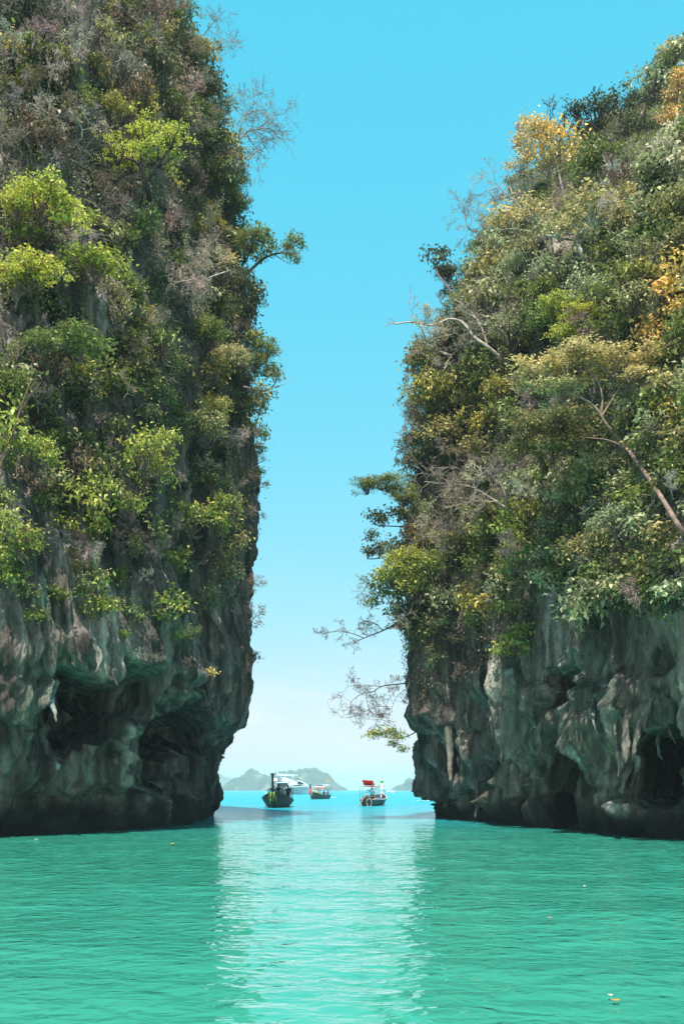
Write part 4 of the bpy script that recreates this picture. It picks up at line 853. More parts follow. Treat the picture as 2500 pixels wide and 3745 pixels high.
def traced(side, lines, depth, r0, color, label, land, twigs=10, tl=.7, seed=1, tail=.25, clear=0.0):
    """a leafless tree whose main limbs follow given courses; fine twigs fork off along them"""
    rr = np.random.default_rng(seed); base = at(lines[0][0][0], lines[0][0][1], depth); e = empty('leafless_tree', base); bc = BC[color]; tw = []
    HEROES.extend((x, y, 26) for ln in lines for x, y in ln)
    def br(p, d, L, r, lev):
        pts = [p]; rad = [r]
        for i in range(4):
            d = d + rr.normal(size=3) * .28; d /= np.linalg.norm(d); p = p + d * L / 4; pts.append(p); rad.append(max(.0075, r * (1 - .5 * (i + 1) / 4)))
            if lev < 2 and i:
                for _ in range(1 + (rr.uniform() < .5)): q = d + rr.normal(size=3) * .7; br(p, q / np.linalg.norm(q), L * rr.uniform(.4, .7), r * .65, lev + 1)
        tw.append((pts, rad))
    for k, ln in enumerate(lines):
        qs = []
        for i, (x, y) in enumerate(ln):
            dd = depth + (.9 if (i == 0 and k == 0) else .25 * rr.normal()); h_ = hit(side, x, y)[0] if clear else None
            if h_ is not None: dd = h_.y + .1 if (i == 0 and k == 0) else min(dd, h_.y - clear)
            qs.append(at(x, y, dd))
        P = spline(qs, 6)
        rk = r0 if k == 0 else r0 * .55
        trunk_obj(P, rk, rk * tail, e, bc, 'limb', 6)
        L = len(P)
        for j in range(twigs):
            i = int(L * (.25 + .72 * (j + rr.uniform()) / twigs)); i = min(i, L - 1); t_ = (P[i] - P[max(0, i - 1)]).normalized() if i else Vector((0, 0, 1))
            q = np.array(t_) * .7 + rr.normal(size=3) * np.array([.7, .5, .7]); br(np.array(P[i] - base), q / np.linalg.norm(q), tl * rr.uniform(.5, 1.2), max(.010, rk * .3), 0)
    v, f = seg_tubes(tw, 3); me = mesh_np('twigs', v, f); me.materials.append(M_BARK); o = link('twigs', me, None, e); o.color = (*bc, 1); o['kind'] = 'stuff'
    x, y = lines[0][len(lines[0]) // 2]
    PLANTS.append(dict(o=e, px=x, py=y, r=120, side=side, word='', noun='leafless tree', label=label, land=land, cat='bare tree'))
traced('R', [[(1500, 2262), (1450, 2280), (1400, 2306), (1345, 2328), (1312, 2342), (1290, 2352)], [(1330, 2334), (1290, 2318), (1240, 2308), (1180, 2316)], [(1400, 2306), (1370, 2280), (1340, 2270)]], 49.5, .05, 'brown', 'bare brown limb stretching left over the channel', 'the bare brown limb', 9, .6, 3)
traced('R', [[(1500, 2496), (1450, 2503), (1397, 2510), (1358, 2532), (1326, 2535), (1285, 2567), (1278, 2605), (1240, 2625)], [(1397, 2510), (1365, 2508), (1310, 2505), (1263, 2514)], [(1336, 2534), (1345, 2580), (1362, 2612)], [(1485, 2520), (1450, 2548), (1432, 2586), (1418, 2594)], [(1418, 2584), (1370, 2586), (1320, 2612)]], 49.6, .034, 'brown', 'fine bare twigs drooping over the channel under the brown limb', 'the drooping twigs', 9, .75, 4)
traced('R', [[(1500, 2120), (1440, 2150), (1390, 2130), (1350, 2140), (1330, 2160)], [(1420, 2142), (1380, 2180), (1340, 2210)]], 49.3, .03, 'grey', 'slender grey twigs left of the bulge tree on right cliff', 'the slender grey twigs', 8, .6, 5)
traced('L', [[(820, 540), (868, 516), (905, 482), (940, 474), (975, 470), (1005, 482)], [(900, 486), (930, 535), (962, 556)], [(870, 515), (890, 440), (930, 380)], [(940, 474), (985, 440), (1010, 400)]], 50.5, .05, 'mauve', 'bare pinkish twiggy tree leaning into sky from the left cliff top', 'the bare pinkish tree', 12, 1.0, 6)
traced('L', [[(745, 130), (775, 90), (800, 70)], [(760, 110), (800, 130), (830, 150)]], 51.5, .025, 'mauve', 'fine bare twigs at the top of the left rim', 'the top rim twigs', 9, .8, 7)
traced('R', [[(1860, 1335), (1780, 1268), (1730, 1232), (1690, 1180), (1640, 1168), (1580, 1190), (1510, 1178), (1440, 1186)], [(1745, 1245), (1700, 1262), (1650, 1300), (1620, 1360)], [(1690, 1180), (1660, 1220), (1600, 1235), (1540, 1260)], [(1780, 1268), (1760, 1200), (1720, 1140)]], 48.5, .085, 'pale', 'big pale leafless tree leaning left below the dark leaning tree', 'the big pale leafless tree', 9, 1.0, 8, .35, 3.4)
traced('R', [[(1900, 1905), (1850, 1860), (1790, 1820), (1720, 1780), (1640, 1770), (1550, 1762)], [(1790, 1820), (1720, 1840), (1640, 1880), (1580, 1940)], [(1740, 1790), (1700, 1730), (1640, 1700)], [(1850, 1860), (1840, 1790), (1800, 1740)]], 44.5, .065, 'mauve', 'large pinkish leafless tree spreading left across right cliff', 'the pinkish leafless tree', 13, 1.0, 9, .3, 3.4)
traced('R', [[(1740, 850), (1712, 836), (1700, 790), (1692, 740)], [(1712, 836), (1735, 780), (1745, 730)]], 55, .04, 'grey', 'thin bare twigs at the left end of the horizontal limb', 'the limb end twigs', 9, .9, 10)
traced('R', [[(1900, 790), (1885, 740), (1868, 700), (1860, 650)], [(1890, 750), (1930, 710), (1940, 690)], [(1885, 740), (1840, 700), (1810, 660), (1800, 620)]], 55, .05, 'pale', 'twin pale bare forks on right skyline beneath the golden tree', 'the pale bare forks', 9, .9, 11)
traced('L', [[(840, 990), (780, 1010), (720, 1030), (660, 1020), (620, 1000)], [(780, 1010), (740, 1060), (680, 1080)], [(720, 1030), (700, 980), (720, 940)]], 42, .035, 'pale', 'pale leafless branches in a tangle near the middle of left rim', 'the pale tangle', 12, .9, 12, .3, 2.6)

# ------------------------------------------------------------------ the shrubs that clothe the rest of the walls
def inside(poly, x, y):
    c = False; n = len(poly)
    for i in range(n):
        (x0, y0), (x1, y1) = poly[i], poly[(i + 1) % n]
        if (y0 > y) != (y1 > y) and x < (x1 - x0) * (y - y0) / (y1 - y0) + x0: c = not c
    return c
frr = np.random.default_rng(91)
def fill(side, poly, count, rmin, rmax, palette, gap=.9, kinds=('shrub', 'airy', 'airy', 'tree', 'airy', 'layer', 'shrub')):
    xs = [q[0] for q in poly]; ys_ = [q[1] for q in poly]; placed = []; tries = 0
    names = [k for k, n in palette for _ in range(n)]
    while len(placed) < count and tries < count * 40:
        tries += 1
        x, y = frr.uniform(min(xs), max(xs)), frr.uniform(min(ys_), max(ys_))
        if not inside(poly, x, y): continue
        r = rmin + (rmax - rmin) * frr.uniform() ** 1.4
        if any((x - a) ** 2 + (y - b) ** 2 < (gap * (r + c) * .5) ** 2 for a, b, c in placed): continue
        if any((x - a) ** 2 + (y - b) ** 2 < (.85 * c + .45 * r) ** 2 for a, b, c in HEROES): continue
        if hit(side, x, y)[0] is None: continue
        e = plant(side, x, y, r, kinds[frr.integers(len(kinds))], names[frr.integers(len(names))], name='tree' if r > 66 else 'shrub', squash=frr.uniform(.7, 1.15), out=frr.uniform(.35, .95), bark=('brown', 'dark', 'dark')[frr.integers(3)])  # the larger wall shrubs are named and labelled trees
        if e is not None: placed.append((x, y, r))

fill('R', [(1640, 1100), (1780, 860), (1920, 660), (2110, 480), (2330, 340), (2450, 190), (2560, 80), (2560, 1250), (1900, 1290), (1620, 1300)], 70, 55, 115, [('grey', 5), ('olive', 4), ('green', 4), ('dark', 2), ('yolive', 1)])
fill('R', [(1600, 1300), (1900, 1290), (2560, 1250), (2560, 1700), (2000, 1720), (1540, 1700), (1550, 1450)], 44, 50, 105, [('grey', 4), ('olive', 5), ('green', 5), ('dark', 2), ('bright', 1), ('yolive', 1)])
fill('R', [(1540, 1700), (2560, 1680), (2560, 2220), (2200, 2240), (2000, 2130), (1900, 2250), (1700, 2290), (1510, 2280), (1500, 2000)], 58, 45, 95, [('grey', 4), ('olive', 4), ('green', 6), ('dark', 3), ('bright', 2), ('yolive', 1)])
fill('R', [(1490, 2150), (1700, 2180), (1680, 2440), (1500, 2480)], 9, 26, 50, [('brown', 2), ('olive', 2), ('green', 1)], kinds=('airy', 'airy', 'shrub'))
fill('L', [(610, 0), (660, 60), (760, 330), (830, 560), (870, 850), (870, 1450), (760, 1460), (700, 1150), (660, 600), (560, 250), (520, 0)], 28, 38, 74, [('olive', 6), ('green', 3), ('dark', 4), ('brown', 4), ('yolive', 2), ('straw', 2)])
fill('L', [(0, 850), (250, 820), (640, 700), (700, 1150), (640, 1480), (0, 1480)], 26, 40, 80, [('green', 6), ('dark', 3), ('olive', 5), ('brown', 2), ('yolive', 1)])
fill('L', [(0, 0), (540, 0), (640, 300), (660, 690), (300, 700), (0, 640)], 26, 32, 64, [('olive', 4), ('brown', 5), ('green', 2), ('yolive', 3)], kinds=('airy', 'airy', 'fine', 'shrub'))
fill('L', [(0, 1480), (640, 1480), (880, 1500), (900, 2150), (700, 2100), (560, 1950), (250, 1900), (0, 2080)], 26, 32, 66, [('green', 5), ('olive', 5), ('dark', 2), ('bright', 2), ('brown', 2)], kinds=('airy', 'airy', 'layer'))
fill('L', [(0, 1950), (250, 1900), (560, 1960), (880, 2000), (900, 2330), (640, 2330), (300, 2290), (0, 2290)], 34, 24, 54, [('green', 4), ('olive', 4), ('bright', 3)], kinds=('airy', 'airy'))
fill_low = [(330, 2080), (560, 2040), (700, 2120), (820, 2200), (180, 2150), (90, 2060)]

def rim(side, tab, y0, y1, step, off, rmin, rmax, palette, dmax):
    names = [k for k, n in palette for _ in range(n)]; y = y0
    while y < y1:
        sg = 1 if side == 'L' else -1; x = silx(tab, y) + sg * frr.uniform(*off)
        p, n = root_near(side, x, y, -sg)
        if p is not None:
            r = frr.uniform(rmin, rmax)
            plant(side, x, y, r, ('tree', 'airy', 'airy', 'shrub', 'airy', 'layer')[frr.integers(6)], names[frr.integers(len(names))], name='tree' if r > 55 else 'shrub', squash=frr.uniform(.8, 1.3), out=.15, depth=min(p.y, dmax), bark=('brown', 'dark')[frr.integers(2)])
        y += step * frr.uniform(.7, 1.3)
def fill_bare(side, poly, count, rmin, rmax, cols, lean):
    xs = [q[0] for q in poly]; ys_ = [q[1] for q in poly]; k = 0; tr = 0; placed = []
    while k < count and tr < count * 40:
        tr += 1; x, y = frr.uniform(min(xs), max(xs)), frr.uniform(min(ys_), max(ys_))
        if not inside(poly, x, y) or hit(side, x, y)[0] is None or any((x - a) ** 2 + (y - b) ** 2 < 55 ** 2 for a, b in placed): continue
        if bare(side, x, y, frr.uniform(rmin, rmax), cols[frr.integers(len(cols))], None, frr.normal() * .5 + lean): k += 1; placed.append((x, y))
def rim_bare(side, tab, y0, y1, step, rmin, rmax, cols):
    y = y0; sg = 1 if side == 'L' else -1
    while y < y1:
        x = silx(tab, y) - sg * frr.uniform(5, 40)
        if hit(side, x, y)[0] is not None: bare(side, x, y, frr.uniform(rmin, rmax), cols[frr.integers(len(cols))], None, sg * frr.uniform(.5, 1.2))
        y += step * frr.uniform(.6, 1.4)
fill_bare('L', [(0, 0), (560, 0), (680, 300), (820, 640), (860, 1400), (620, 1450), (560, 900), (300, 650), (0, 620)], 40, 60, 115, ('pale', 'brown', 'grey', 'grey', 'brown'), .2)
fill_bare('L', [(0, 900), (560, 900), (880, 1450), (900, 2250), (300, 2150), (0, 1900)], 26, 50, 100, ('grey', 'brown', 'pale', 'brown'), .2)
fill_bare('R', [(1650, 1150), (1950, 720), (2500, 450), (2500, 2150), (1900, 2200), (1540, 2250), (1540, 1500)], 46, 60, 125, ('mauve', 'grey', 'pale', 'brown'), -.3)
for x_, y_ in fill_low: bare('L', x_, y_, 75, 'grey', None, frr.normal() * .6)
rim_bare('L', LSIL, 60, 2300, 130, 55, 105, ('mauve', 'grey', 'brown'))
rim_bare('R', RSIL, 420, 2560, 120, 70, 135, ('mauve', 'grey', 'brown'))
rim('L', LSIL, -20, 1500, 62, (-35, 25), 38, 68, [('olive', 4), ('green', 4), ('dark', 3), ('yolive', 1), ('straw', 1), ('brown', 1)], 52.5)
rim('R', RSIL, 120, 2290, 66, (-45, 30), 42, 78, [('olive', 4), ('green', 5), ('dark', 2), ('grey', 3), ('yolive', 1), ('straw', 1)], 62)

# ------------------------------------------------------------------ creepers, grasses and twigs on the rock (countless)
def creepers(side, cliff, V, f, poly, dens, seed, color, label, leaf=.10, lo=.05, name='creeper_cover', twig=False, nleaf=6, box=None):
    rr = np.random.default_rng(seed); P = V[f]; c = P.mean(1); e1 = P[:, 1] - P[:, 0]; e2 = P[:, 3] - P[:, 0]
    nn = np.cross(e1, e2); A = np.linalg.norm(nn, axis=1) + 1e-12; nn = nn / A[:, None]
    px, py = proj(c); view = c - np.array([0, 0, CH]); facing = (nn * view).sum(1) / np.linalg.norm(view, axis=1) < .25
    pad = 40
    xs_ = [q[0] for q in poly]; yy_ = [q[1] for q in poly]
    ok = facing & (px > min(xs_) - pad) & (px < max(xs_) + pad) & (py > min(yy_)) & (py < max(yy_)) & (c[:, 1] < 70)
    idx = np.nonzero(ok)[0]
    keep = np.array([inside(poly, px[i], py[i]) for i in idx]); idx = idx[keep]
    m = fbm(c[idx] * .45, 3, seed); prob = sstep(lo - .2, lo + .25, m) * A[idx] * dens
    cnt = rr.poisson(prob); idx = np.repeat(idx, cnt); n = len(idx)
    u = rr.uniform(size=(n, 2)); p0 = P[idx]; C = p0[:, 0] + (p0[:, 1] - p0[:, 0]) * u[:, :1] + (p0[:, 3] - p0[:, 0]) * u[:, 1:]
    Nr = nn[idx]
    k = np.repeat(np.arange(n), nleaf); N2 = Nr[k]; nl = len(k)
    if twig:
        D = N2 * .5 + rr.normal(size=(nl, 3)) * .7 + np.array([0, 0, -.1]); Ln = rr.uniform(.25, .9, nl); Wd = rr.uniform(.012, .026, nl)
        C2 = C[k] + rr.normal(size=(nl, 3)) * .08
    else:
        D = N2 * .35 + rr.normal(size=(nl, 3)) * .8 + np.array([0, 0, -.35]); Ln = leaf * rr.uniform(.6, 1.4, nl); Wd = Ln * rr.uniform(.4, .6, nl)
        C2 = C[k] + N2 * rr.uniform(0, .28, nl)[:, None] + rr.normal(size=(nl, 3)) * .12
    U = N2 + rr.normal(size=(nl, 3)) * .4 + np.array([0, 0, .6])
    Vv, ff = leaves_np(C2, D, U, Ln, Wd, .2)
    me = mesh_np(name, Vv, ff, False); o = link(name, me, M_LEAF if not twig else M_BARK); o.color = (*color, 1)
    tag(o, label, 'undergrowth', 'undergrowth clinging to the cliffs', 'stuff'); return nl
RP = [(1480, 2300), (1480, 1950), (1540, 1500), (1640, 1100), (1900, 700), (2100, 450), (2330, 320), (2450, 150), (2560, 20), (3000, -150), (3000, 2150), (2560, 2250), (2200, 2270), (2000, 2150), (1900, 2280), (1700, 2350)]
LP = [(-420, -60), (600, -60), (700, 150), (850, 600), (900, 1000), (920, 1500), (930, 2050), (640, 1950), (250, 1950), (-420, 2080)]
LTOP = [(-420, -60), (600, -60), (700, 150), (850, 600), (900, 1000), (880, 1450), (560, 1400), (500, 900), (-420, 860)]
print('creepers', creepers('R', cliffR, vR, fR, RP, 30, 5, LC['green'], 'dense green creepers and leaves covering the right cliff between its trees', lo=-.25),
      creepers('L', cliffL, vL, fL, LP, 26, 6, LC['green'], 'patchy green creepers on the left cliff between its trees', lo=.08),
      creepers('R', cliffR, vR, fR, [(1470, 2520), (1480, 2250), (1750, 2280), (2000, 2220), (2060, 2350), (1850, 2420), (1680, 2480), (1600, 2600)], 26, 8, LC['brown'], 'brown withered creepers hanging on the rounded right cliff shoulder', lo=.05),
      creepers('L', cliffL, vL, fL, LTOP, 16, 7, (.26, .21, .18), 'dry grey brown twigs and grass matted on the upper left cliff', twig=True, lo=-.15, name='dry_twigs', nleaf=8),
      creepers('L', cliffL, vL, fL, LTOP, 9, 17, LC['olive'], 'sparse olive leaves among dry twigs on the upper left cliff', lo=.0, name='creeper_cover'),
      creepers('R', cliffR, vR, fR, RP, 4, 9, (.22, .18, .15), 'thin dry twigs among the right cliff creepers', twig=True, lo=-.1, name='dry_twigs', nleaf=7))

# ------------------------------------------------------------------ boats
def wood(name, a, b_, rough=.5, scale=3.0):
    m, t, b = newmat(name); L = t.links.new
    tc = N(t, 'ShaderNodeTexCoord'); mp = N(t, 'ShaderNodeMapping'); mp.inputs['Scale'].default_value = (6, .5, 6)
    n = N(t, 'ShaderNodeTexNoise'); n.inputs['Scale'].default_value = scale; n.inputs['Detail'].default_value = 6
    mx = N(t, 'ShaderNodeMix', data_type='RGBA'); mx.inputs['A'].default_value = (*a, 1); mx.inputs['B'].default_value = (*b_, 1)
    L(tc.outputs['Object'], mp.inputs[0]); L(mp.outputs[0], n.inputs['Vector']); L(n.outputs['Fac'], mx.inputs['Factor']); L(mx.outputs['Result'], b.inputs['Base Color'])
    b.inputs['Roughness'].default_value = rough; b.inputs['Specular IOR Level'].default_value = .25; return m
def cloth(name, col, tr=.5):
    m = simple(name, col, .8, spec=.2, var=.2, scale=4); t = m.node_tree; b = t.nodes['Principled BSDF']; o = t.nodes['Material Output']
    x = N(t, 'ShaderNodeBsdfTranslucent'); k = N(t, 'ShaderNodeMixShader'); k.inputs[0].default_value = tr
    t.links.new(b.inputs['Base Color'].links[0].from_socket, x.inputs[0]); t.links.new(b.outputs[0], k.inputs[1]); t.links.new(x.outputs[0], k.inputs[2]); t.links.new(k.outputs[0], o.inputs['Surface']); return m
W_BLACK = wood('tarred_wood', (.008, .008, .010), (.022, .019, .019), .6); W_DARK = wood('dark_stained_wood', (.030, .020, .016), (.07, .045, .034), .6); W_BROWN = wood('brown_wood', (.10, .06, .04), (.20, .125, .08), .55)
W_TEAL = wood('dark_teal_paint', (.015, .05, .055), (.022, .06, .064), .6); W_PALE = wood('pinkish_white_paint', (.50, .36, .34), (.66, .52, .50), .5)
P_WHITE = simple('white_gelcoat', (.78, .78, .77), .25, var=.04); P_HULL = simple('shaded_white_gelcoat', (.42, .50, .53), .25, var=.05); P_GLASS = simple('tinted_glass', (.012, .02, .028), .08, var=.2); P_GREYB = simple('grey_blue_stripe', (.14, .21, .25), .3)  # P_HULL: white yacht hull with its grey-blue shade put into the colour
C_TEAL = cloth('teal_canvas', (.05, .40, .46), .4); C_CYAN = cloth('turquoise_canvas', (.08, .66, .66), .4); C_RED = cloth('red_tarpaulin', (.72, .09, .04), .6); C_PINK = simple('pink_cloth', (.62, .17, .24), .8); C_YEL = simple('yellow_ribbon', (.62, .46, .05), .8)
C_GREEN = simple('green_ribbon', (.10, .40, .12), .8); C_WHITE = simple('white_cloth', (.75, .73, .72), .8); C_ORANGE = simple('orange_cloth', (.70, .24, .05), .7); C_BLUE = simple('blue_cloth', (.07, .16, .42), .7); C_OLIVE = simple('faded_garland', (.13, .16, .03), .8, var=.4, scale=20)
M_STEEL = simple('dull_steel', (.30, .29, .28), .4, .6); M_POLE = simple('painted_pole', (.52, .52, .50), .4); M_DKPOLE = simple('dark_pole', (.03, .03, .035), .5); M_ENG = simple('engine_iron', (.05, .048, .05), .45, .5); M_RUST = simple('rusty_pipe', (.26, .17, .12), .6); M_ROPE = simple('rope', (.42, .34, .24), .9)
SK = simple('skin', (.30, .16, .10), .55, var=.1); SK2 = simple('skin_light', (.48, .29, .20), .55, var=.1); HAIR = simple('dark_hair', (.012, .010, .010), .5)
M_FOAM = simple('sea_foam', (.80, .84, .85), .8, var=.05)

def person(loc, rz, pose, shirt, trousers, label, skin=SK, s=1.0, reach=None):
    """one skinned body; clothing and hair are its children"""
    z0 = .48 if pose == 'sit' else .93
    sh = z0 + .50; J = {}
    J['pel'] = (0, 0, z0); J['bel'] = (0, .01, z0 + .16); J['chest'] = (0, .02, z0 + .36); J['neck'] = (0, .01, sh + .08); J['chin'] = (0, -.02, sh + .16); J['head'] = (0, -.01, sh + .25); J['crown'] = (0, 0, sh + .31); J['nose'] = (0, -.105, sh + .215)
    E = [('pel', 'bel'), ('bel', 'chest'), ('chest', 'neck'), ('neck', 'chin'), ('chin', 'head'), ('head', 'crown'), ('head', 'nose')]
    rad = dict(pel=.13, bel=.12, chest=.13, neck=.055, chin=.075, head=.098, crown=.07, nose=.018)
    for a, sg in (('l', -1), ('r', 1)):
        J['s' + a] = (sg * .19, .02, sh); rad['s' + a] = .062
        if pose == 'sit': el, wr = (sg * .25, -.06, sh - .27), (sg * .16, -.28, sh - .34)
        elif reach == a: el, wr = (sg * .40, -.04, sh - .17), (sg * .62, -.16, sh - .22)
        else: el, wr = (sg * .27, .02, sh - .28), (sg * .24, -.16, sh - .47)
        J['e' + a] = el; J['w' + a] = wr; rad['e' + a] = .043; rad['w' + a] = .030
        wv = Vector(wr); dv = (wv - Vector(el)).normalized(); sv = dv.cross(Vector((0, 0, 1))).normalized()
        J['p' + a] = tuple(wv + dv * .08); rad['p' + a] = .034
        E += [('chest', 's' + a), ('s' + a, 'e' + a), ('e' + a, 'w' + a), ('w' + a, 'p' + a)]
        for k in range(4):
            q = wv + dv * .10 + sv * (k - 1.5) * .021; J['f%s%d' % (a, k)] = tuple(q + dv * (.05 + .012 * (1.5 - abs(k - 1.5)))); rad['f%s%d' % (a, k)] = .009
            J['g%s%d' % (a, k)] = tuple(q + dv * .09 + Vector((0, 0, -.03))); rad['g%s%d' % (a, k)] = .008
            E += [('p' + a, 'f%s%d' % (a, k)), ('f%s%d' % (a, k), 'g%s%d' % (a, k))]
        J['t' + a] = tuple(wv + dv * .05 - sv * .055 * sg); rad['t' + a] = .010; E.append(('w' + a, 't' + a))
        J['h' + a] = (sg * .095, 0, z0 - .04); rad['h' + a] = .105
        if pose == 'sit': kn, an, ft = (sg * .12, -.42, z0 + .02), (sg * .12, -.40, z0 - .40), (sg * .12, -.56, z0 - .44)
        else: kn, an, ft = (sg * .12, -.03, z0 - .44), (sg * .13, .02, .08), (sg * .14, -.15, .04)
        J['k' + a] = kn; J['a' + a] = an; J['o' + a] = ft; rad['k' + a] = .065; rad['a' + a] = .042; rad['o' + a] = .038
        E += [('pel', 'h' + a), ('h' + a, 'k' + a), ('k' + a, 'a' + a), ('a' + a, 'o' + a)]
    root = empty('person', loc, rz); root.scale = (s, s, s)
    def skin_mesh(name, edges, mat, grow, start):
        ks = []
        for a, b in edges:
            for k in (a, b):
                if k not in ks: ks.append(k)
        me = bpy.data.meshes.new(name); me.from_pydata([J[k] for k in ks], [(ks.index(a), ks.index(b)) for a, b in edges], []); me.update()
        ob = link(name, me, mat, root); ob.modifiers.new('skin', 'SKIN'); sm = ob.modifiers.new('smooth', 'SUBSURF'); sm.levels = sm.render_levels = 1
        for k, v in zip(ks, me.skin_vertices[0].data): v.radius = (rad[k] * grow, rad[k] * grow); v.use_root = (k == start)
        return ob
    body = skin_mesh('body', E, skin, 1.0, 'pel')
    skin_mesh('shirt', [('pel', 'bel'), ('bel', 'chest'), ('chest', 'sl'), ('sl', 'el'), ('chest', 'sr'), ('sr', 'er')], shirt, 1.22, 'pel')
    skin_mesh('trousers', [('pel', 'hl'), ('hl', 'kl'), ('kl', 'al'), ('pel', 'hr'), ('hr', 'kr'), ('kr', 'ar')], trousers, 1.18, 'pel')
    hb_ = MB(); n = 8; P = []
    for i in range(6):
        t_ = i / 5 * math.pi * .56
        P.append([(math.sin(t_) * .112 * math.cos(2 * math.pi * k / n), .012 + math.sin(t_) * .122 * math.sin(2 * math.pi * k / n), sh + .235 + .135 * math.cos(t_)) for k in range(n)])
    hb_.grid(P, True).build('hair', HAIR, root, True)
    tag(root, label, 'person', 'people aboard the boats'); return root

def longtail(name, loc, rz, L, B, zb, zprow, hullmat, trim, label, deckmat=W_BROWN):
    """long-tail boat, bow towards local -Y"""
    root = empty(name, loc, rz); ns = 22; nv = 9
    def half(t_): return B / 2 * min(1, (.62 + .55 * t_ if t_ < .45 else 1.0)) * (1 - max(0, (t_ - .62) / .38) ** 2.1 * .97)
    def sheer(t_): return .50 + .10 * (1 - t_) + (zb - .5) * max(0, (t_ - .35) / .65) ** 2.0
    def keel(t_): return -.28 + .12 * (1 - t_) ** 3 + max(0, (t_ - .75) / .25) ** 2 * .55
    def yy(t_): return L / 2 - L * t_
    P = []
    for i in range(ns + 1):
        t_ = i / ns; b, s_, k = half(t_), sheer(t_), keel(t_); row = []
        for j in range(-nv, nv + 1):
            v = abs(j) / nv; x = b * (v ** .55) * (1 if j >= 0 else -1) * (.90 + .10 * v); z = k + (s_ - k) * v ** 1.5
            row.append((x, yy(t_) - .18 * (v - .5) * t_ ** 3, z))
        P.append(row)
    hull = MB().grid(P).add(P[0], [tuple(range(2 * nv + 1))]).build('hull', hullmat, root, True, 0, .05)
    for sg in (0, -1):
        pts = [Vector(P[i][0 if sg else 2 * nv]) + Vector((0, 0, .03)) for i in range(ns + 1)]
        MB().tube(pts, .055, 6).build('gunwale', trim, root, True)
    q = MB()
    for i in range(1, ns - 3):
        t0 = i / ns; b0 = half(t0) * .78; q.box((0, yy(t0 + .5 / ns), .14), (b0 * 2, L / ns - .02, .03))
    q.build('deck', deckmat, root)
    for t_ in (.25, .42, .58): MB().box((0, yy(t_), .36), (half(t_) * 1.75, .26, .045)).build('bench', deckmat, root)
    yb = yy(1.0)
    prow = MB()
    pr = [(0, yb + .35, zb - .75), (0, yb - .02, zb - .2), (0, yb - .28, zb + .3 * (zprow - zb)), (0, yb - .42, zb + .7 * (zprow - zb)), (0, yb - .50, zprow - .10), (0, yb - .52, zprow)]
    prow.tube(spline(pr, 4), [.10 + .055 * abs(k / 20 - .2) for k in range(21)], 4); prow.box((0, yb - .53, zprow - .03), (.36, .20, .10))
    prow.build('prow', trim, root, False)
    return root, yy, half, sheer
def posts_roof(root, x, y0, y1, z, zbase, roofmat, polemat, arch=.12, over=.15, r=.028, nposts=2, name='canopy'):
    ysq = [y0 + (y1 - y0) * k / (nposts - 1) for k in range(nposts)]
    for y in ysq:
        for sg in (-1, 1): MB().tube([(sg * x, y, zbase), (sg * x, y, z - .02)], r, 6).build('post', polemat, root, True)
    P = []
    for i in range(7):
        y = y0 - over + (y1 - y0 + 2 * over) * i / 6
        P.append([((x + over * .5) * k / 5, y, z + arch * (1 - (k / 5) ** 2)) for k in range(-5, 6)])
    MB().grid(P).build(name, roofmat, root, True, 0, .03)
def ribbon(root, p, mats, seed, n=5, ln=.8, wd=.07):
    rr = random.Random(seed)
    for k in range(n):
        a = rr.uniform(-.24, .24); d = rr.uniform(-.14, -.06); l = ln * rr.uniform(.6, 1.1); P = []
        for i in range(7):
            t_ = i / 6; P.append([(p[0] + a * (1 + t_ * .6) + .03 * math.sin(t_ * 5 + k) + sx * wd * .5, p[1] + d - .06 * math.sin(t_ * 3), p[2] - l * t_) for sx in (-1, 1)])
        MB().grid(P).build('ribbon', mats[k % len(mats)], root, True, 0, .012)

# black boat coming towards us
b1, yy, hf, shr = longtail('longtail_boat', Vector(((1014 - CX) / F * 86, 88, 0)), R(-1.5), 10.5, 2.55, 1.32, 2.85, W_BLACK, W_BLACK, '')
tag(b1, 'black wooden longtail boat with tall dark prow heading towards the viewer', 'boat', 'longtail boats in the channel')
posts_roof(b1, .95, 0.2, 3.4, 1.62, .55, W_BLACK, M_DKPOLE, .10, .15, .03, 3, 'cabin_roof')
posts_roof(b1, .78, 1.2, 4.2, 2.18, .55, C_TEAL, M_DKPOLE, .10, .12, .02, 2, 'canopy')
ribbon(b1, (0, -5.35, 1.35), [C_OLIVE, C_GREEN, C_OLIVE, C_YEL], 3, 7, .95, .06)
MB().box((0, 4.6, .85), (.5, .8, .5)).build('engine', M_ENG, b1, False, .04); MB().tube([(0, 5.0, .9), (0, 7.4, .15), (0, 9.2, -.3)], .04, 6).build('propeller_shaft', M_STEEL, b1)
Lb = b1.location
for (x, y, z, sh_, tr, lb, sk) in [(-.62, 1.6, .62, C_WHITE, C_BLUE, 'passenger in white on the left side of the black boat', SK2), (-.15, 2.0, .70, HAIR, C_BLUE, 'passenger in black in the middle of the black boat', SK), (.25, 1.0, .60, C_WHITE, HAIR, 'passenger in white right behind the prow of the black boat', SK2), (.72, 1.5, .62, W_TEAL, HAIR, 'passenger in dark teal on the right side of the black boat', SK)]:
    person((Lb.x + x, Lb.y + y, z - .02), R(5), 'sit', sh_, tr, lb, sk)

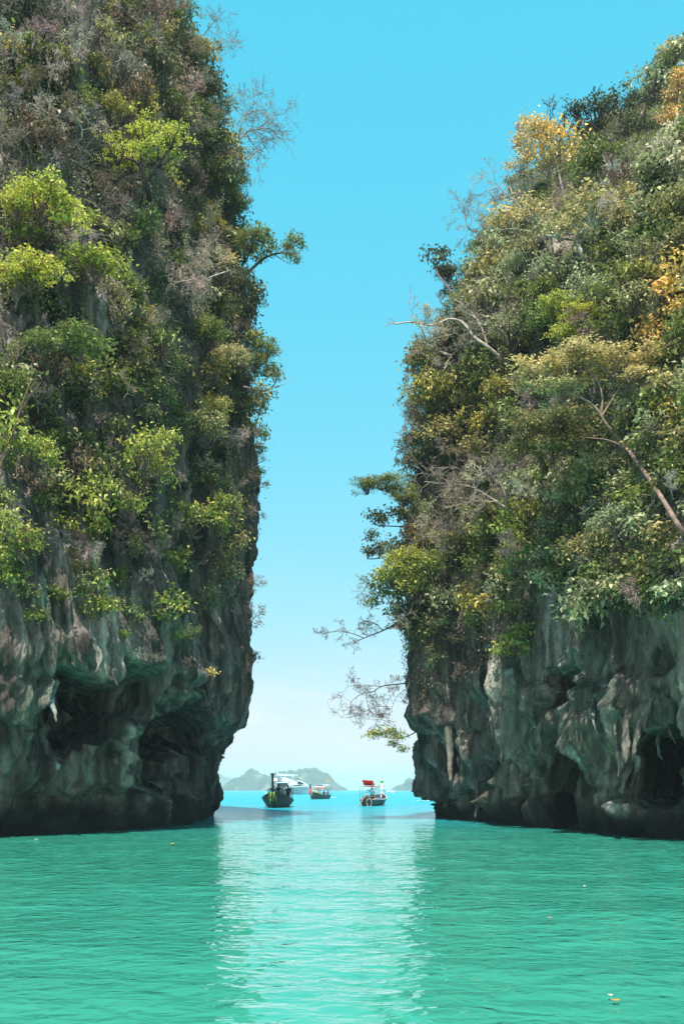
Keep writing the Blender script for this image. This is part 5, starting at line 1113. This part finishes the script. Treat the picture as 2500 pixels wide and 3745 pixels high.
# boat going away with a red canopy
b2, yy, hf, shr = longtail('longtail_boat', Vector(((1368 - CX) / F * 96, 96.5, 0)), R(180 - 11), 9.0, 1.95, 1.12, 1.9, W_TEAL, W_PALE, '', W_DARK)
tag(b2, 'dark teal longtail boat with tilted red canopy seen from its stern', 'boat', 'longtail boats in the channel')
for y in (3.4, 1.9):
    for sg in (-1, 1): MB().tube([(sg * .82, y, .5), (sg * .82, y, 1.80), (sg * .70, y, 1.88), (0, y, 1.9)], .028, 6).build('post', M_POLE, b2, True)
Mx = Matrix.Rotation(R(26), 3, 'X') @ Matrix.Rotation(R(-4), 3, 'Y')
MB().box((.10, 2.7, 2.10), (1.05, 1.35, .03), Mx).build('red_canopy', C_RED, b2, False, .008)
MB().box((.06, 2.95, 2.02), (.55, .45, .012), Mx).build('canopy_patch', W_DARK, b2)
posts_roof(b2, .72, -2.2, .6, 1.42, .5, C_CYAN, M_POLE, .14, .12, .022, 2, 'front_canopy')
MB().box((.05, 4.15, .62), (.62, .75, .5)).build('engine', M_ENG, b2, False, .06); MB().box((.05, 4.0, .95), (.4, .4, .18)).build('engine_cover', M_STEEL, b2, False, .03)
MB().tube([(.08, 4.4, .95), (.34, 4.9, .55), (.42, 5.4, .18), (.45, 6.2, -.1)], .055, 7).build('tail_pipe', M_RUST, b2, True); MB().tube([(-.25, 3.7, .8), (-.6, 3.2, 1.05), (-.85, 2.9, 1.10)], .022, 6).build('tiller', M_STEEL, b2, True)
lp = [(-.28 + .22 * math.cos(a), 4.62 + .03 * math.sin(3 * a), .32 + .38 * math.sin(a)) for a in np.linspace(0, 6.1, 20)]
MB().tube(lp, .04, 6).build('rope_coil', M_ROPE, b2, True)
MB().box((-.18, 1.9, .75), (.5, .4, .22)).build('orange_crate', C_ORANGE, b2, False, .02); MB().box((-.35, 3.2, .42), (.26, .26, .32)).build('white_canister', C_WHITE, b2, False, .05)
MB().box((-.55, .6, .6), (.5, .7, .4)).build('blue_box', C_BLUE, b2, False, .04)
pw = (0, -5.0, 2.0)
for k in range(3):
    MB().grid([[(math.cos(a) * (.19 + .03 * math.sin(i * 2 + k)), -4.95 + math.sin(a) * .17, 1.45 + i * .14) for a in np.linspace(0, 6.283, 9)[:-1]] for i in range(6)] if k == 0 else [[(math.cos(a) * .17, -4.98 + math.sin(a) * .16, (2.17 if k == 1 else 1.36) + i * (.09 if k == 1 else .04)) for a in np.linspace(0, 6.283, 9)[:-1]] for i in range(4)], True).build('prow_cloth', (C_WHITE, C_GREEN, C_RED)[k], b2, True)
person(Vector((b2.location.x - .32, b2.location.y - 3.4, .16)), R(188), 'stand', simple('teal_grey_shirt', (.08, .20, .25), .8), simple('dark_trousers', (.02, .025, .035), .8), 'boatman in teal shirt standing under the red canopy holding the tiller', SK, .88, 'r')

# farther boat with striped roof
b3, yy, hf, shr = longtail('longtail_boat', Vector(((1166 - CX) / F * 160, 164, 0)), R(-16), 9.0, 2.0, 1.15, 2.35, W_TEAL, W_DARK, '')
tag(b3, 'small distant longtail boat with pink cloths and striped roof beside the yacht', 'boat', 'longtail boats in the channel')
posts_roof(b3, .85, .4, 3.6, 2.25, .5, C_WHITE, M_POLE, .12, .15, .03, 2, 'canopy')
for k, (m_, z) in enumerate(((C_BLUE, 2.16), (C_WHITE, 2.05), (C_ORANGE, 1.94))): MB().box((.0, .24, z + .02), (1.9, .03, .10)).build('roof_stripe', m_, b3)
posts_roof(b3, .8, -.6, 2.8, 1.62, .5, C_PINK, M_POLE, .10, .1, .02, 2, 'inner_canopy')
ribbon(b3, (0, -4.75, 1.9), [C_PINK, C_PINK, C_YEL, C_RED], 9, 7, 1.5, .13)
MB().box((0, -4.95, 2.28), (.34, .24, .24)).build('prow_cap', C_GREEN, b3, False, .03)
MB().grid([[(.25 + .9 * t_, -4.2 + 1.2 * t_ + dx, 1.55 - .6 * t_ - .2 * s_) for s_ in (0, 1)] for t_ in (0, .5, 1) for dx in (0,)]).build('yellow_sash', C_YEL, b3, True, 0, .02)
MB().tube([(.75, 2.6, 2.3), (.75, 2.6, 3.3)], .02, 5).build('flag_pole', M_POLE, b3); MB().box((.55, 2.6, 3.05), (.36, .02, .3)).build('flag', C_ORANGE, b3)
for (x, y, sh_, lb) in [(-.45, 1.0, C_PINK, 'passenger in pink seated left under the striped roof'), (.35, 1.4, C_RED, 'passenger in red seated right under the striped roof'), (.55, 3.0, C_WHITE, 'passenger in white at the stern of the striped roof boat')]:
    person((b3.location.x + x + .25 * y, b3.location.y + y, .16), R(-16), 'sit', sh_, HAIR, lb, SK2)

# motor yacht
def yprism(pts, hw, ta=1.0, tb=7.9, pw_=1.6, nose=.06):
    """side outline (x, z) swept over the beam and drawn in towards the bow"""
    m = MB(); n = len(pts)
    def hwf(x): return hw * (1 - (1 - nose) * max(0, min(1, (x - ta) / (tb - ta))) ** pw_)
    a = [(x, -hwf(x), z) for x, z in pts]; b = [(x, hwf(x), z) for x, z in pts]
    m.add(a + b, [tuple(range(n))[::-1], tuple(range(n, 2 * n))] + [(i, (i + 1) % n, n + (i + 1) % n, n + i) for i in range(n)]); return m, hwf
yt = empty('motor_yacht', Vector(((1143 - CX) / F * 340 - 7.5, 342, 0)), R(-9))
ns = 24; nv = 8; P = []
for i in range(ns + 1):
    t_ = i / ns; x = -8 + 16 * t_; hwb = 2.25 * (1 - max(0, (t_ - .5) / .5) ** 2.2 * .98); zs_ = 1.75 + .85 * t_ ** 2; zk = -.5 + max(0, (t_ - .8) / .2) ** 2 * 1.0
    P.append([(x + .9 * (abs(j) / nv) * t_ ** 4, hwb * (1 if j >= 0 else -1) * (abs(j) / nv) ** .6 * (.75 + .25 * (abs(j) / nv) ** 2), zk + (zs_ - zk) * (abs(j) / nv) ** 1.2) for j in range(-nv, nv + 1)])
MB().grid(P).add(P[0], [tuple(range(2 * nv + 1))]).add([q[0] for q in P] + [q[-1] for q in P], [(i, i + 1, ns + 2 + i, ns + 1 + i) for i in range(ns)]).build('hull', P_HULL, yt, True)
d_, f1 = yprism([(-7.8, 1.80), (8.3, 2.58), (8.2, 2.75), (5.0, 3.15), (2.0, 3.35), (-.5, 3.35), (-1.2, 2.4), (-7.8, 2.2)], 2.22, 0.5, 8.5); d_.build('deck_house', P_WHITE, yt, False, .05)
d_, f2 = yprism([(-.6, 3.30), (6.0, 3.05), (5.1, 3.6), (3.8, 4.35), (2.4, 4.8), (0.2, 5.0), (-1.6, 5.7), (-2.6, 5.85), (-2.8, 4.3), (-6.2, 4.1), (-6.2, 3.9), (-.6, 3.95)], 2.0, 1.5, 8.0, 1.8); d_.build('superstructure', P_WHITE, yt, False, .05)
MB().box((-2.8, 0, 3.1), (3.4, 3.4, 1.55)).build('aft_deck_shade', P_GLASS, yt)  # dark block stands in for the shade inside the open aft deck
d_, f3 = yprism([(-5.0, 6.55), (-1.5, 6.35), (2.2, 6.45), (1.9, 6.7), (-1.0, 7.0), (-4.6, 6.9)], 1.75, -1, 3.5, 2.0, .3); d_.build('hardtop', P_WHITE, yt, False, .05)
for x0, x1 in ((-3.6, -2.8), (.9, 1.2)):
    for sg in (-1, 1): MB().tube([(x0, sg * 1.5, 4.9), (x1, sg * 1.45, 6.5)], .07, 6).build('hardtop_support', P_WHITE, yt, True)
def side_window(pts, fn, mat, name='window'):
    for sg in (-1, 1):
        m = MB(); n = len(pts); a = [(x, sg * (fn(x) + .02), z) for x, z in pts]; b = [(x, sg * (fn(x) + .05), z) for x, z in pts]
        m.add(a + b, [tuple(range(n))[::-1], tuple(range(n, 2 * n))] + [(i, (i + 1) % n, n + (i + 1) % n, n + i) for i in range(n)]).build(name, mat, yt)
side_window([(1.1, 2.88), (4.7, 2.93), (3.6, 3.17), (1.6, 3.22)], f1, P_GLASS)
side_window([(2.4, 3.5), (4.9, 3.42), (4.4, 3.85), (3.4, 4.28), (3.0, 4.3)], f2, P_GLASS, 'windscreen')
side_window([(.2, 1.02), (3.6, 1.28), (4.6, 1.75), (2.6, 1.72), (1.0, 1.62)], lambda x: 2.12 * (1 - max(0, x / 9) ** 2.2), P_GREYB, 'hull_window')
for x in (5.4, 6.2): side_window([(x + .11 * math.cos(a), 1.75 + .11 * math.sin(a)) for a in np.linspace(0, 6.28, 9)[:-1]], lambda x: 2.25 * (1 - max(0, x / 8) ** 2.2 * .98) * .98, P_GLASS, 'porthole')
MB().box((-5.2, 0, 4.85), (1.7, 2.6, 1.3)).build('tender', simple('grey_cover', (.55, .54, .53), .7), yt, False, .25)
MB().tube([(-4.6, 0, 5.4), (-4.75, 0, 7.9)], .07, 6).build('radar_mast', M_POLE, yt, True); MB().box((-4.7, 0, 7.2), (.3, 1.2, .15)).build('radar', P_WHITE, yt, False, .03)
MB().tube([(1.5, -1.75, 5.15), (2.4, -1.6, 5.2), (3.2, -1.2, 5.1)], .10, 6).build('flybridge_screen', P_GLASS, yt, True)
pts = [(x, -f1(x) * .95, 3.0 + .5 + .02 * x) for x in np.linspace(3.4, 8.0, 12)]
MB().tube(pts, .025, 5).build('rail', M_STEEL, yt, True)
MB().box((-8.3, 0, .35), (1.2, 3.6, .18)).build('swim_platform', P_WHITE, yt, False, .04)
tag(yt, 'large white motor yacht with tinted windows anchored behind the black boat', 'yacht')

# distant speedboat with its wake
sp = empty('speedboat', Vector(((1432 - CX) / F * 600, 600, 0)), R(0))
P = [[(-3 + 6 * i / 10 + (.3 * v if i > 7 else 0), y * 1.0 * (1 - (i / 10) ** 3 * .95), .1 + .75 * v + .2 * (i / 10) ** 2) for y, v in ((-1, 1), (-.9, .2), (0, -.3), (.9, .2), (1, 1))] for i in range(11)]
MB().grid(P).add([q[0] for q in P] + [q[-1] for q in P], [(i, i + 1, 12 + i, 11 + i) for i in range(10)]).build('hull', P_WHITE, sp, True)
MB().box((-.4, 0, 1.25), (1.6, 1.3, .6)).build('cabin', P_WHITE, sp, False, .1); MB().box((-.4, 0, 1.30), (1.45, 1.34, .3)).build('window', P_GLASS, sp)
tag(sp, 'tiny distant white speedboat on the horizon right of the red canopy boat', 'speedboat')
def foam(loc, L, W, H, n, seed, label):
    rr = random.Random(seed); bm = bmesh.new()
    for k in range(n):
        t_ = rr.uniform(-1, 1); m = Matrix.Translation((t_ * L / 2, rr.uniform(-W, W) / 2, rr.uniform(0, H) * (1 - abs(t_)))) @ Matrix.Diagonal((rr.uniform(.08, .22) * L / 3, rr.uniform(.08, .2) * L / 3, rr.uniform(.04, .12) * L / 4, 1))
        bmesh.ops.create_icosphere(bm, subdivisions=1, radius=1, matrix=m)
    me = bpy.data.meshes.new('sea_foam'); bm.to_mesh(me); bm.free()
    for p in me.polygons: p.use_smooth = True
    o = link('sea_foam', me, M_FOAM); o.location = loc; tag(o, label, 'foam', kind='stuff')
foam(((1212 - CX) / F * 195, 195, 0), 1.7, .5, .25, 26, 1, 'white splash on the water right of the striped roof boat')
foam(((1420 - CX) / F * 600, 599, 0), 7, 1.0, .5, 30, 2, 'thin white wake trailing the tiny speedboat')
foam(((1540 - CX) / F * 140, 140, 0), 2.4, .6, .04, 18, 3, 'thin white foam streak by the right cliff base')

# ------------------------------------------------------------------ things adrift near us
def drift_leaf(px, py, lpx, wpx, rot, col, label, name='floating_leaf', cup=.12):
    d = CH * F / (py - HY); Lw = lpx / F * d; Ww = wpx / F * d * (d / CH) * .55
    o = empty(name, (0, 0, 0)); o.location = ((px - CX) / F * d, d, .022); o.rotation_euler = (0, 0, rot)
    n = 8; P = []
    for i in range(n + 1):
        t_ = i / n; h = math.sin(math.pi * min(1, t_ * .92 + .06)) ** .7 * Ww / 2
        P.append([((t_ - .5) * Lw, h * s_, .010 + cup * Lw * .25 * (s_ * s_ * .5 + (t_ - .5) ** 2)) for s_ in (-1, -.5, 0, .5, 1)])
    mat = simple('dead_leaf', col, .6, var=.25, scale=30)
    MB().grid(P).build('blade', mat, o, True, 0, .003); MB().tube([(-.5 * Lw, 0, .012), (-.5 * Lw - .18 * Lw, .02 * Lw, .014)], .003, 5).build('stalk', mat, o)
    tag(o, label, 'leaf', 'leaves adrift on the lagoon')
drift_leaf(2250, 3673, 32, 10, R(10), (.50, .20, .05), 'orange brown dead leaf floating in the bottom right corner')
drift_leaf(2231, 3655, 16, 9, R(-20), (.66, .52, .42), 'pale curled scrap of leaf just above the orange leaf', cup=.5)
drift_leaf(632, 3089, 12, 5, R(0), (.62, .36, .10), 'small yellow leaf adrift near the left cliff base')
drift_leaf(2008, 3365, 10, 6, R(30), (.60, .30, .14), 'small brown leaf adrift in the right middle of the lagoon')
drift_leaf(135, 3073, 8, 4, R(0), (.7, .66, .55), 'tiny pale leaf adrift at the far left by the cliff')
drift_leaf(2135, 3248, 8, 5, R(0), (.7, .68, .6), 'tiny pale leaf adrift highest on the right')

# ------------------------------------------------------------------ labels that single out each plant
def relation(dx, dy):
    if abs(dx) > abs(dy) * 1.3: return 'left of' if dx < 0 else 'right of'
    return 'above' if dy < 0 else 'below'
used = set()
for p in PLANTS:
    if p['label']: used.add(p['label'])
landm = [p for p in PLANTS if p['land']]
def size_word(p):
    return 'tiny' if p['r'] < 40 else 'small' if p['r'] < 60 else 'medium' if p['r'] < 85 else 'large'
for p in PLANTS:
    o = p['o']
    if not p['label']:
        near = sorted((q for q in landm if q['side'] == p['side'] and q is not p), key=lambda q: math.hypot(q['px'] - p['px'], q['py'] - p['py']))[:9]
        done = False
        for pre in ('just ', '', 'well '):
            for q in near:
                t_ = '%s %s %s %s%s %s' % (size_word(p), p['word'], p['noun'], pre, relation(p['px'] - q['px'], p['py'] - q['py']), q['land'])
                if pre == 'just ' and math.hypot(q['px'] - p['px'], q['py'] - p['py']) > 190: continue
                if pre == 'well ' and math.hypot(q['px'] - p['px'], q['py'] - p['py']) < 260: continue
                if t_ not in used: done = True; break
            if done: break
        if not done:
            for a in near:
                for b in near:
                    t_ = '%s %s %s between %s and %s' % (size_word(p), p['word'], p['noun'], a['land'], b['land'])
                    if a is not b and t_ not in used and len(t_.split()) <= 16: done = True; break
                if done: break
        p['label'] = t_; used.add(t_)
    side = 'left cliff' if p['side'] == 'L' else 'right cliff'
    grp = {'shrub': 'shrubs', 'tree': 'trees', 'plant': 'spiky plants', 'bare shrub': 'leafless shrubs', 'bare tree': 'leafless trees'}[p['cat']]
    tag(o, p['label'], p['cat'], '%s growing on the %s' % (grp, side))
print('plants', len(PLANTS), 'labels', len(set(p['label'] for p in PLANTS)))
